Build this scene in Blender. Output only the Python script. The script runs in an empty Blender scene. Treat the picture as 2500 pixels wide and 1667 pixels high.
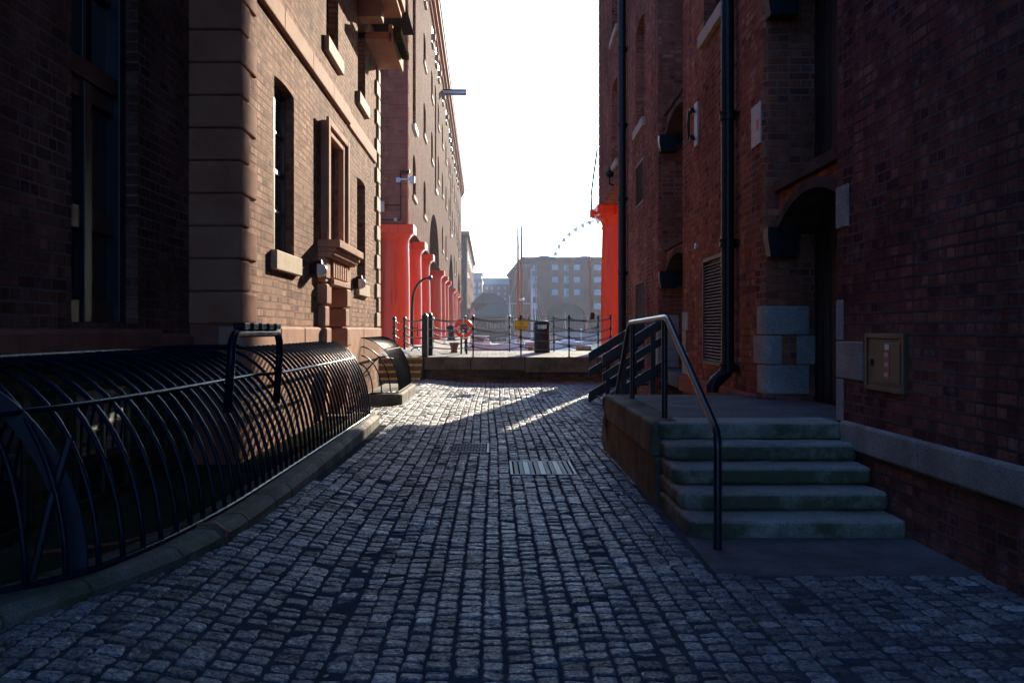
import bpy, bmesh, math, random
import numpy as np
from mathutils import Vector, Matrix

random.seed(7)
rng = np.random.default_rng(7)
SC = bpy.context.scene
COL = SC.collection
R = math.radians
PI = math.pi

# ------------------------------------------------------------------ camera
# street axis = +Y, ground Z = 0, eye 1.5 m.  Lens 35 mm on 36 mm.
E = 1.5
F = 2430.56
VX, VY = 1206.0, 804.0            # where the street axis meets the 2500x1667 photograph
cd = bpy.data.cameras.new('camera')
cam = bpy.data.objects.new('camera', cd)
COL.objects.link(cam)
cam.location = (0, 0, E)
cam.rotation_euler = (R(90), 0, 0)
cd.sensor_width = 36
cd.sensor_fit = 'HORIZONTAL'
cd.lens = 35
cd.shift_x = (1250 - VX) / 2500
cd.shift_y = -(833.5 - VY) / 2500
cd.clip_start = 0.05
cd.clip_end = 6000
SC.camera = cam

# ------------------------------------------------------------------ world and sun
SUN_AZ, SUN_EL = R(14.2), R(15.3)
w = bpy.data.worlds.new('World')
SC.world = w
w.use_nodes = True
nt = w.node_tree
bg = nt.nodes['Background']
sky = nt.nodes.new('ShaderNodeTexSky')
sky.sky_type = 'NISHITA'
sky.sun_disc = False
sky.sun_elevation = SUN_EL
sky.sun_rotation = SUN_AZ
sky.air_density = 1.0
sky.dust_density = 1.2
sky.ozone_density = 1.6
tint = nt.nodes.new('ShaderNodeMix')
tint.data_type = 'RGBA'
tint.blend_type = 'MULTIPLY'
tint.inputs[0].default_value = 1.0
tint.inputs[7].default_value = (0.53, 0.84, 1.42, 1)
nt.links.new(sky.outputs[0], tint.inputs[6])
nt.links.new(tint.outputs[2], bg.inputs[0])
bg.inputs[1].default_value = 0.078
sd = bpy.data.lights.new('sun', 'SUN')
sd.energy = 5.0
sd.angle = R(0.5)
sd.color = (1.0, 0.87, 0.69)
so = bpy.data.objects.new('sun', sd)
COL.objects.link(so)
to_sun = Vector((math.sin(SUN_AZ) * math.cos(SUN_EL), math.cos(SUN_AZ) * math.cos(SUN_EL), math.sin(SUN_EL)))
so.rotation_euler = (-to_sun).to_track_quat('-Z', 'Y').to_euler()
so.location = to_sun * 60
vs = SC.view_settings
vs.view_transform = 'Standard'
vs.look = 'None'
vs.gamma = 1.0
vs.exposure = 1.55
SC.cycles.use_denoising = True
SC.cycles.denoising_prefilter = 'ACCURATE'
SC.cycles.blur_glossy = 0.5
SC.cycles.max_bounces = 8
SC.cycles.diffuse_bounces = 4
SC.cycles.sample_clamp_indirect = 6.0

# ------------------------------------------------------------------ materials
def new_mat(name):
    m = bpy.data.materials.new(name)
    m.use_nodes = True
    t = m.node_tree
    b = t.nodes['Principled BSDF']
    return m, t, b, t.nodes.new, t.links.new

def matte(t, sheen=0.0, tint=(1.0, 0.7, 0.5)):
    """dry masonry: mostly a rough diffuse surface, with `sheen` of a warm grazing gloss"""
    p = t.nodes['Principled BSDF']
    d = t.nodes.new('ShaderNodeBsdfDiffuse')
    d.inputs['Roughness'].default_value = 0.3
    for a, b in (('Base Color', 'Color'), ('Normal', 'Normal')):
        if p.inputs[a].links: t.links.new(p.inputs[a].links[0].from_socket, d.inputs[b])
    p.inputs['Specular Tint'].default_value = (*tint, 1)
    mx = t.nodes.new('ShaderNodeMixShader')
    mx.inputs[0].default_value = sheen
    t.links.new(d.outputs[0], mx.inputs[1])
    t.links.new(p.outputs[0], mx.inputs[2])
    t.links.new(mx.outputs[0], t.nodes['Material Output'].inputs['Surface'])

def ramp(t, stops, interp='LINEAR'):
    r = t.nodes.new('ShaderNodeValToRGB')
    r.color_ramp.interpolation = interp
    e = r.color_ramp.elements
    e[0].position, e[0].color = stops[0][0], (*stops[0][1], 1)
    e[1].position, e[1].color = stops[-1][0], (*stops[-1][1], 1)
    for p, c in stops[1:-1]:
        k = e.new(p)
        k.color = (*c, 1)
    return r

def mixc(t, blend, fac, a, b):
    n = t.nodes.new('ShaderNodeMix')
    n.data_type = 'RGBA'
    n.blend_type = blend
    for sock, v in ((n.inputs[0], fac), (n.inputs[6], a), (n.inputs[7], b)):
        if hasattr(v, 'links'):
            t.links.new(v, sock)
        elif isinstance(v, (int, float)):
            sock.default_value = v
        else:
            sock.default_value = (*v, 1)
    return n.outputs[2]

def noise(t, vec, scale, detail=4, rough=0.55):
    n = t.nodes.new('ShaderNodeTexNoise')
    n.inputs['Scale'].default_value = scale
    n.inputs['Detail'].default_value = detail
    n.inputs['Roughness'].default_value = rough
    t.links.new(vec, n.inputs['Vector'])
    return n

def plain(name, c, rough=0.6, metal=0.0, sheen=None, var=0.25, scale=6.0, bump=0.15, bscale=60.0, coat=0.0, spec=0.5, c2=None):
    """one-colour surface with mottled wear and a fine bump"""
    m, t, b, N, L = new_mat(name)
    tc = N('ShaderNodeTexCoord')
    n1 = noise(t, tc.outputs['Object'], scale, 6)
    dark = tuple(x * (1 - var) for x in c)
    lite = tuple(min(1, x * (1 + var)) for x in c) if c2 is None else c2
    r = ramp(t, [(0.3, dark), (0.7, lite)])
    L(n1.outputs[0], r.inputs[0])
    L(r.outputs[0], b.inputs['Base Color'])
    b.inputs['Roughness'].default_value = rough
    b.inputs['Metallic'].default_value = metal
    b.inputs['Coat Weight'].default_value = coat
    b.inputs['Specular IOR Level'].default_value = spec
    if bump:
        n2 = noise(t, tc.outputs['Object'], bscale, 4)
        bp = N('ShaderNodeBump')
        bp.inputs['Strength'].default_value = bump
        bp.inputs['Distance'].default_value = 0.01
        L(n2.outputs[0], bp.inputs['Height'])
        L(bp.outputs[0], b.inputs['Normal'])
    if sheen is not None: matte(t, sheen, (1, 1, 1))
    return m

def brick(name, hues, mortar, bw=0.235, rh=0.08, ms=0.011, bump=0.7, grime=0.5, salt=0.25, salt_c=(0.5, 0.45, 0.4), rough=0.85, wob=0.006, sheen=0.0, tint=(1.0, 0.7, 0.5), relief=0.012):
    m, t, b, N, L = new_mat(name)
    uv = N('ShaderNodeTexCoord').outputs['UV']
    nz = noise(t, uv, 9.0, 3)
    off = N('ShaderNodeVectorMath'); off.operation = 'MULTIPLY_ADD'
    L(nz.outputs['Color'], off.inputs[0])
    off.inputs[1].default_value = (wob, wob, 0)
    L(uv, off.inputs[2])
    br = N('ShaderNodeTexBrick')
    br.offset = 0.5
    br.squash = 0.55
    br.squash_frequency = 2
    for k, v in (('Scale', 1.0), ('Mortar Size', ms), ('Mortar Smooth', 0.35), ('Bias', 0.0), ('Brick Width', bw), ('Row Height', rh)):
        br.inputs[k].default_value = v
    br.inputs['Color1'].default_value = (0, 0, 0, 1)
    br.inputs['Color2'].default_value = (1, 1, 1, 1)
    br.inputs['Mortar'].default_value = (0.5, 0.5, 0.5, 1)
    L(off.outputs[0], br.inputs['Vector'])
    k = len(hues) - 1
    r = ramp(t, [(i / k, h) for i, h in enumerate(hues)])
    L(br.outputs['Color'], r.inputs[0])
    fine = noise(t, uv, 55.0, 5, 0.65)
    fr = ramp(t, [(0.25, (0.62,) * 3), (0.75, (1.25,) * 3)])
    L(fine.outputs[0], fr.inputs[0])
    col = mixc(t, 'MULTIPLY', 1.0, r.outputs[0], fr.outputs[0])
    big = noise(t, uv, 0.55, 5, 0.6)
    gr = ramp(t, [(0.35, (1 - grime,) * 3), (0.65, (1.12,) * 3)])
    L(big.outputs[0], gr.inputs[0])
    col = mixc(t, 'MULTIPLY', 1.0, col, gr.outputs[0])
    mp = N('ShaderNodeMapping')
    mp.inputs['Scale'].default_value = (2.6, 0.22, 1)
    L(uv, mp.inputs['Vector'])
    stn = noise(t, mp.outputs[0], 1.0, 6, 0.65)
    str_ = ramp(t, [(0.36, (0.62,) * 3), (0.6, (1.08,) * 3)])
    L(stn.outputs[0], str_.inputs[0])
    col = mixc(t, 'MULTIPLY', 1.0, col, str_.outputs[0])
    # lime bloom and smeared pointing
    sn = noise(t, uv, 5.5, 8, 0.72)
    sr = ramp(t, [(0.52, (0, 0, 0)), (0.72, (salt,) * 3)])
    L(sn.outputs[0], sr.inputs[0])
    col = mixc(t, 'MIX', sr.outputs[0], col, salt_c)
    mn = noise(t, uv, 1.3, 4)
    mr = ramp(t, [(0.35, tuple(x * 0.45 for x in mortar)), (0.65, mortar)])
    L(mn.outputs[0], mr.inputs[0])
    col = mixc(t, 'MIX', br.outputs['Fac'], col, mr.outputs[0])
    L(col, b.inputs['Base Color'])
    b.inputs['Roughness'].default_value = rough
    b.inputs['Specular IOR Level'].default_value = 0.04
    inv = N('ShaderNodeMath'); inv.operation = 'SUBTRACT'
    inv.inputs[0].default_value = 1.0
    L(br.outputs['Fac'], inv.inputs[1])
    ad = N('ShaderNodeMath'); ad.operation = 'MULTIPLY_ADD'
    L(fine.outputs[0], ad.inputs[0]); ad.inputs[1].default_value = 0.9
    L(inv.outputs[0], ad.inputs[2])
    ad2 = N('ShaderNodeMath'); ad2.operation = 'MULTIPLY_ADD'
    L(br.outputs['Color'], ad2.inputs[0]); ad2.inputs[1].default_value = 0.5
    L(ad.outputs[0], ad2.inputs[2])
    bp = N('ShaderNodeBump')
    bp.inputs['Strength'].default_value = bump
    bp.inputs['Distance'].default_value = relief
    L(ad2.outputs[0], bp.inputs['Height'])
    L(bp.outputs[0], b.inputs['Normal'])
    matte(t, sheen, tint)
    return m

def stone(name, c, c2, rough=0.8, bump=0.4, speck=0.0, moss=0.0, moss_c=(0.05, 0.07, 0.02), scale=2.5, riser_moss=False, sheen=0.0):
    m, t, b, N, L = new_mat(name)
    oc = N('ShaderNodeTexCoord').outputs['Object']
    n1 = noise(t, oc, scale, 8, 0.65)
    r = ramp(t, [(0.3, c), (0.7, c2)])
    L(n1.outputs[0], r.inputs[0])
    col = r.outputs[0]
    n2 = noise(t, oc, 120.0, 3, 0.7)
    if speck:
        sr = ramp(t, [(0.35, (1 - speck,) * 3), (0.62, (1 + speck * 0.6,) * 3)])
        L(n2.outputs[0], sr.inputs[0])
        col = mixc(t, 'MULTIPLY', 1.0, col, sr.outputs[0])
    if moss:
        n3 = noise(t, oc, 1.7, 8, 0.7)
        m3 = ramp(t, [(0.42, (0, 0, 0)), (0.62, (moss,) * 3)])
        L(n3.outputs[0], m3.inputs[0])
        fac = m3.outputs[0]
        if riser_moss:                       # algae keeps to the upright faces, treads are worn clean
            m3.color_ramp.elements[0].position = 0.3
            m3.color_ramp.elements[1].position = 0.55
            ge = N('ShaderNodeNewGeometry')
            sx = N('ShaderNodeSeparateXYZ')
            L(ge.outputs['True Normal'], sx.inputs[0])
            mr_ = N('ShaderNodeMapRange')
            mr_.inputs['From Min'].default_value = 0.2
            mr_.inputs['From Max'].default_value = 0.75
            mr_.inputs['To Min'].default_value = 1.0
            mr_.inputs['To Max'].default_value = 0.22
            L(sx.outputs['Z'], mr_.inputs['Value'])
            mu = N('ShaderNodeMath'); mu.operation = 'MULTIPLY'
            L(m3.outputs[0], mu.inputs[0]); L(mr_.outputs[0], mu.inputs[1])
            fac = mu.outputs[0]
        col = mixc(t, 'MIX', fac, col, moss_c)
    L(col, b.inputs['Base Color'])
    b.inputs['Roughness'].default_value = rough
    b.inputs['Specular IOR Level'].default_value = 0.1
    n4 = noise(t, oc, 28.0, 8, 0.7)
    bp = N('ShaderNodeBump')
    bp.inputs['Strength'].default_value = bump
    bp.inputs['Distance'].default_value = 0.012
    L(n4.outputs[0], bp.inputs['Height'])
    L(bp.outputs[0], b.inputs['Normal'])
    if not speck: matte(t, sheen)
    return m

def glass_dark(name, c=(0.012, 0.014, 0.018), rough=0.03):
    m, t, b, N, L = new_mat(name)
    b.inputs['Base Color'].default_value = (*c, 1)
    b.inputs['Roughness'].default_value = rough
    oc = N('ShaderNodeTexCoord').outputs['Object']
    n = noise(t, oc, 1.6, 2)
    bp = N('ShaderNodeBump')
    bp.inputs['Strength'].default_value = 0.03
    bp.inputs['Distance'].default_value = 0.02
    L(n.outputs[0], bp.inputs['Height'])
    L(bp.outputs[0], b.inputs['Normal'])
    return m

M = {}
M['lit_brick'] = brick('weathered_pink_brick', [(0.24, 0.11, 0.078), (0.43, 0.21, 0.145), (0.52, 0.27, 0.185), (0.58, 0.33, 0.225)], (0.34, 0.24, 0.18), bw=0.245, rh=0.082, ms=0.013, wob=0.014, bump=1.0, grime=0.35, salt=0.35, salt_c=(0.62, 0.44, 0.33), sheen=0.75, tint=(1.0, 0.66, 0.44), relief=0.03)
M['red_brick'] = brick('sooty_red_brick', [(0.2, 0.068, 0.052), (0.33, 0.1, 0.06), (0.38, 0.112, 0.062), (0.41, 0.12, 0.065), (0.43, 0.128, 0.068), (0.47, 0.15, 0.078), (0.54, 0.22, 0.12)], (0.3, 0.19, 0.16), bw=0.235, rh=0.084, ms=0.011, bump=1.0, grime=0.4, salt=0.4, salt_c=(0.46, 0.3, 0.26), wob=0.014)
M['near_brick'] = brick('purple_brown_shade_brick', [(0.15, 0.06, 0.058), (0.25, 0.085, 0.068), (0.29, 0.096, 0.074), (0.32, 0.105, 0.078), (0.35, 0.12, 0.085), (0.44, 0.17, 0.11)], (0.2, 0.125, 0.115), bw=0.235, rh=0.082, ms=0.011, bump=1.0, grime=0.45, salt=0.5, salt_c=(0.44, 0.3, 0.28), wob=0.022)  # same brick as the far wall, lower light near the camera put into its colour
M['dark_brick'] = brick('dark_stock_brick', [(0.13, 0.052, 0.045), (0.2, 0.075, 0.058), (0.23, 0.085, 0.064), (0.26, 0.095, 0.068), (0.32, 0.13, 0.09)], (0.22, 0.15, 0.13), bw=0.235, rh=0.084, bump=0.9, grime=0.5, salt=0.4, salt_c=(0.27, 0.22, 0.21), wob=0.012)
M['moss_shade_brick'] = brick('mossy_shade_low_brick', [(0.06, 0.045, 0.03), (0.12, 0.08, 0.05), (0.17, 0.11, 0.07)], (0.09, 0.085, 0.06), bump=0.8, grime=0.6, salt=0.5, salt_c=(0.05, 0.06, 0.025))  # mossy quay brick; its dark tone also paints shade behind the cage
M['dock_brick'] = brick('dock_pink_brick', [(0.12, 0.05, 0.038), (0.2, 0.09, 0.066), (0.26, 0.12, 0.088), (0.3, 0.15, 0.11)], (0.2, 0.14, 0.11), bump=1.0, grime=0.35, salt=0.35, salt_c=(0.34, 0.23, 0.18), sheen=0.5, tint=(1, 0.62, 0.46), relief=0.025)
M['far_brick'] = brick('far_red_brick', [(0.15, 0.052, 0.046), (0.24, 0.084, 0.07), (0.3, 0.108, 0.088)], (0.24, 0.13, 0.11), bump=0.2, grime=0.2, salt=0.1)
M['sandstone'] = stone('red_sandstone', (0.36, 0.13, 0.078), (0.5, 0.225, 0.14), bump=0.6, sheen=0.7)
M['tan_stone'] = stone('tan_sandstone', (0.38, 0.19, 0.125), (0.55, 0.31, 0.21), bump=0.6, sheen=0.55)
M['pale_stone'] = stone('pale_sandstone', (0.36, 0.26, 0.18), (0.52, 0.4, 0.29), bump=0.4, sheen=0.75)
M['dark_sandstone'] = stone('sooted_sandstone', (0.22, 0.08, 0.055), (0.36, 0.14, 0.1), bump=0.5)
M['soot_stone'] = stone('soot_blackened_stone', (0.06, 0.04, 0.034), (0.13, 0.085, 0.07), bump=0.5)
M['side_stone'] = stone('stained_side_stone', (0.12, 0.1, 0.075), (0.24, 0.205, 0.16), speck=0.3, bump=0.7, moss=0.7, moss_c=(0.06, 0.055, 0.03))
M['granite'] = stone('grey_granite', (0.24, 0.225, 0.205), (0.42, 0.395, 0.365), speck=0.6, bump=0.8, rough=0.8)
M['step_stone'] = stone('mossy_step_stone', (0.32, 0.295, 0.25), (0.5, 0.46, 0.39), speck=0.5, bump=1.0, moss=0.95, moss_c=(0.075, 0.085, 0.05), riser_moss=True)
M['kerb_stone'] = stone('mossy_kerb_stone', (0.13, 0.12, 0.1), (0.27, 0.25, 0.2), speck=0.5, bump=1.0, moss=0.75, moss_c=(0.06, 0.065, 0.02))
M['moss_shade_slab'] = stone('mossy_shade_slab', (0.03, 0.03, 0.02), (0.07, 0.066, 0.045), bump=0.8, moss=0.8, moss_c=(0.035, 0.045, 0.012))  # mossy; darkened so the colour carries the shade of the deep area
M['coping'] = stone('quay_coping', (0.09, 0.07, 0.05), (0.2, 0.165, 0.12), speck=0.3, bump=0.7, moss=0.75, moss_c=(0.05, 0.045, 0.02))
M['concrete'] = stone('worn_concrete', (0.09, 0.088, 0.085), (0.2, 0.195, 0.19), speck=0.5, bump=0.7, moss=0.5, moss_c=(0.06, 0.06, 0.055))
M['pale_quay'] = stone('pale_quay_wall', (0.32, 0.3, 0.26), (0.5, 0.47, 0.4), bump=0.5, sheen=0.5)
M['mortar'] = stone('dirty_joint_sand', (0.05, 0.053, 0.058), (0.1, 0.103, 0.108), bump=0.8)
def red_paint():
    m, t, b, N, L = new_mat('red_column_paint')
    oc = N('ShaderNodeTexCoord').outputs['Object']
    mp = N('ShaderNodeMapping')
    mp.inputs['Scale'].default_value = (5, 5, 0.45)
    L(oc, mp.inputs['Vector'])
    n1 = noise(t, mp.outputs[0], 1.0, 6, 0.6)
    r = ramp(t, [(0.3, (0.68, 0.04, 0.015)), (0.45, (0.95, 0.075, 0.026)), (0.7, (0.98, 0.095, 0.034))])
    L(n1.outputs[0], r.inputs[0])
    n2 = noise(t, oc, 9, 8, 0.75)
    r2 = ramp(t, [(0.62, (0, 0, 0)), (0.7, (0.75,) * 3)])
    L(n2.outputs[0], r2.inputs[0])
    L(mixc(t, 'MIX', r2.outputs[0], r.outputs[0], (0.45, 0.06, 0.035)), b.inputs['Base Color'])
    b.inputs['Roughness'].default_value = 0.25
    b.inputs['Specular IOR Level'].default_value = 0.2
    bp = N('ShaderNodeBump')
    bp.inputs['Strength'].default_value = 0.2
    bp.inputs['Distance'].default_value = 0.01
    n3 = noise(t, oc, 30, 5)
    L(n3.outputs[0], bp.inputs['Height'])
    L(bp.outputs[0], b.inputs['Normal'])
    return m
M['red_paint'] = red_paint()
M['faded_red'] = plain('faded_red_paint', (0.6, 0.1, 0.09), 0.4, var=0.1, scale=1.5, bump=0.05)
M['black_iron'] = plain('black_painted_iron', (0.01, 0.011, 0.015), 0.32, var=0.4, scale=9, bump=0.2, bscale=50, spec=0.2)
M['navy_iron'] = plain('navy_black_painted_iron', (0.008, 0.011, 0.026), 0.26, var=0.5, scale=9, bump=0.25, bscale=55, spec=0.4, sheen=0.45)
M['dull_iron'] = plain('dull_black_iron', (0.012, 0.013, 0.018), 0.3, var=0.5, scale=9, bump=0.2, bscale=60, sheen=0.12)
M['navy_plain'] = plain('navy_painted_flat_bar', (0.006, 0.011, 0.028), 0.5, var=0.3, scale=3, bump=0.03, bscale=20, spec=0.25)
M['worn_rail'] = plain('worn_handrail_paint', (0.014, 0.016, 0.024), 0.28, var=0.5, scale=14, bump=0.15, bscale=60)
M['steel'] = plain('galvanised_steel', (0.45, 0.45, 0.45), 0.4, metal=0.9, var=0.2, bump=0.1)
M['cover_iron'] = plain('cast_iron_cover', (0.1, 0.105, 0.115), 0.36, var=0.35, scale=20, bump=0.2, bscale=90, sheen=0.4)
M['cover_dark'] = plain('dark_cover_iron', (0.012, 0.013, 0.016), 0.7, var=0.4, scale=20, bump=0.3, bscale=90, sheen=0.05)
M['dark_wood'] = plain('dark_painted_timber', (0.012, 0.013, 0.016), 0.42, var=0.5, scale=5, bump=0.3, bscale=40)
M['door_wood'] = plain('brown_door_paint', (0.17, 0.06, 0.035), 0.5, var=0.25, scale=3, bump=0.2)
M['sash'] = plain('dark_sash_paint', (0.015, 0.018, 0.02), 0.35, var=0.4, bump=0.1)
M['white_sash'] = plain('white_sash_paint', (0.72, 0.72, 0.7), 0.45, var=0.08, bump=0.05)
M['pane'] = glass_dark('window_glass')
M['far_pane'] = glass_dark('far_window_glass', (0.45, 0.6, 0.7), 0.2)
M['louvre'] = plain('brown_louvre_paint', (0.1, 0.042, 0.03), 0.5, var=0.3, bump=0.1)
M['lead'] = stone('slate_roofing', (0.05, 0.055, 0.065), (0.09, 0.1, 0.115), bump=0.3)
M['green_roof'] = plain('grey_green_roof', (0.06, 0.085, 0.09), 0.6, var=0.15, bump=0.05)
M['gutter'] = plain('green_stained_gutter', (0.06, 0.055, 0.03), 0.9, var=0.5, scale=5, bump=0.2, spec=0.0)
M['yellow_sign'] = plain('yellow_sign_face', (0.95, 0.62, 0.015), 0.45, var=0.08, bump=0.02)
M['yellow_line'] = plain('worn_yellow_paint', (0.55, 0.33, 0.03), 0.6, var=0.4, scale=14, bump=0.2)
M['sign_ink'] = plain('black_sign_ink', (0.02, 0.02, 0.02), 0.5, var=0.1, bump=0)
M['sign_red'] = plain('faded_red_sign_ink', (0.6, 0.1, 0.05), 0.5, var=0.1, bump=0)
M['cream'] = plain('cream_plate', (0.5, 0.46, 0.42), 0.5, var=0.1, bump=0.03)
M['label_red'] = plain('red_label', (0.36, 0.02, 0.02), 0.45, var=0.1, bump=0)
M['label_white'] = plain('white_lettering', (0.7, 0.7, 0.68), 0.5, var=0.05, bump=0)
M['bronze_box'] = plain('dull_bronze_box', (0.05, 0.04, 0.028), 0.5, var=0.2, bump=0.08)
M['bronze_face'] = plain('bronze_door_face', (0.08, 0.066, 0.046), 0.5, var=0.15, bump=0.05)
M['bin'] = plain('black_bin_plastic', (0.01, 0.01, 0.013), 0.4, var=0.3, bump=0.05, spec=0.2)
M['buoy_red'] = plain('orange_red_buoy', (0.95, 0.055, 0.015), 0.4, var=0.08, bump=0.03)
M['buoy_white'] = plain('cream_buoy_band', (0.75, 0.68, 0.55), 0.5, var=0.08, bump=0.03)
M['white_boat'] = plain('white_boat_paint', (0.78, 0.78, 0.8), 0.3, var=0.06, bump=0.02)
M['pink_boat'] = plain('pale_pink_boat_paint', (0.6, 0.4, 0.36), 0.4, var=0.08, bump=0.02)
M['mast_wood'] = plain('varnished_mast', (0.42, 0.18, 0.08), 0.4, var=0.15, bump=0.05)
M['wood'] = plain('varnished_boat_wood', (0.25, 0.1, 0.04), 0.4, var=0.2, bump=0.05)
M['blue_cover'] = plain('blue_boat_cover', (0.06, 0.12, 0.35), 0.6, var=0.15, bump=0.05)
M['rope'] = plain('pale_rope', (0.45, 0.36, 0.24), 0.8, var=0.2, bump=0.2)
M['wheel_paint'] = plain('pale_wheel_steel', (0.3, 0.36, 0.42), 0.6, var=0.05, bump=0, spec=0.1)
M['grey_render'] = plain('grey_cladding', (0.3, 0.3, 0.32), 0.6, var=0.1, bump=0.03)
M['pot'] = plain('brown_planter', (0.16, 0.045, 0.03), 0.45, var=0.2, bump=0.05)
M['lamp_white'] = plain('white_lamp_plastic', (0.75, 0.75, 0.75), 0.3, var=0.05, bump=0)
M['hose'] = plain('dull_red_hose', (0.25, 0.06, 0.04), 0.5, var=0.15, bump=0.05)

def sett_mat():
    m, t, b, N, L = new_mat('granite_setts')
    at = N('ShaderNodeAttribute'); at.attribute_name = 'rnd'
    r = ramp(t, [(0.0, (0.1, 0.105, 0.113)), (0.35, (0.19, 0.195, 0.205)), (0.7, (0.29, 0.295, 0.305)), (0.95, (0.38, 0.385, 0.39)), (1.0, (0.46, 0.46, 0.465))])
    L(at.outputs['Fac'], r.inputs[0])
    oc = N('ShaderNodeTexCoord').outputs['Object']
    n1 = noise(t, oc, 45, 6, 0.7)
    r1 = ramp(t, [(0.36, (0.3,) * 3), (0.5, (0.95,) * 3), (0.66, (1.9,) * 3)])
    L(n1.outputs[0], r1.inputs[0])
    col = mixc(t, 'MULTIPLY', 1.0, r.outputs[0], r1.outputs[0])
    n2 = noise(t, oc, 0.9, 5, 0.6)
    r2 = ramp(t, [(0.35, (0.6, 0.58, 0.56)), (0.65, (1.15,) * 3)])
    L(n2.outputs[0], r2.inputs[0])
    col = mixc(t, 'MULTIPLY', 1.0, col, r2.outputs[0])
    L(col, b.inputs['Base Color'])
    b.inputs['Roughness'].default_value = 0.42
    n3 = noise(t, oc, 90, 6, 0.7)
    n4 = noise(t, oc, 26, 5, 0.65)
    ad = N('ShaderNodeMath'); ad.operation = 'MULTIPLY_ADD'
    L(n4.outputs[0], ad.inputs[0]); ad.inputs[1].default_value = 2.6
    L(n3.outputs[0], ad.inputs[2])
    bp = N('ShaderNodeBump')
    bp.inputs['Strength'].default_value = 1.0
    bp.inputs['Distance'].default_value = 0.014
    L(ad.outputs[0], bp.inputs['Height'])
    L(bp.outputs[0], b.inputs['Normal'])
    # polish comes in patches: worn crests shine, pits stay dull
    n5 = noise(t, oc, 38, 7, 0.72)
    ps = ramp(t, [(0.4, (0.1,) * 3), (0.56, (1.0,) * 3)])
    L(n5.outputs[0], ps.inputs[0])
    pr = N('ShaderNodeMath'); pr.operation = 'MULTIPLY'
    pv_ = ramp(t, [(0.0, (0.6,) * 3), (0.7, (1.0,) * 3)])
    L(at.outputs['Fac'], pv_.inputs[0])
    L(ps.outputs[0], pr.inputs[0]); L(pv_.outputs[0], pr.inputs[1])
    d = N('ShaderNodeBsdfDiffuse')
    L(col, d.inputs['Color']); L(bp.outputs[0], d.inputs['Normal'])
    mx = N('ShaderNodeMixShader')
    L(pr.outputs[0], mx.inputs[0]); L(d.outputs[0], mx.inputs[1]); L(b.outputs[0], mx.inputs[2])
    L(mx.outputs[0], t.nodes['Material Output'].inputs['Surface'])
    return m
M['setts'] = sett_mat()

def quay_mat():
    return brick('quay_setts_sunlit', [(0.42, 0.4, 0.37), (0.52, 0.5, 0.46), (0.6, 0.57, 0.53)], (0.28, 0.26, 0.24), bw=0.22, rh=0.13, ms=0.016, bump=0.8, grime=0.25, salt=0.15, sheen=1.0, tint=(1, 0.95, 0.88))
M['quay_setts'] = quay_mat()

def water_mat():
    m, t, b, N, L = new_mat('dock_water')
    b.inputs['Base Color'].default_value = (0.02, 0.035, 0.04, 1)
    b.inputs['Roughness'].default_value = 0.12
    oc = N('ShaderNodeTexCoord').outputs['Object']
    n = noise(t, oc, 0.9, 5, 0.6)
    bp = N('ShaderNodeBump')
    bp.inputs['Strength'].default_value = 0.5
    bp.inputs['Distance'].default_value = 0.15
    L(n.outputs[0], bp.inputs['Height'])
    L(bp.outputs[0], b.inputs['Normal'])
    return m
M['water'] = water_mat()

# ------------------------------------------------------------------ mesh helpers
def tag(o, label=None, cat=None, group=None, kind=None):
    if label: o['label'] = label
    if cat: o['category'] = cat
    if group: o['group'] = group
    if kind: o['kind'] = kind
    return o

def empty(name, loc=(0, 0, 0), rz=0.0, label=None, cat=None, group=None):
    o = bpy.data.objects.new(name, None)
    o.empty_display_size = 0.2
    COL.objects.link(o)
    o.location = loc
    o.rotation_euler = (0, 0, rz)
    return tag(o, label, cat, group)

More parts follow.
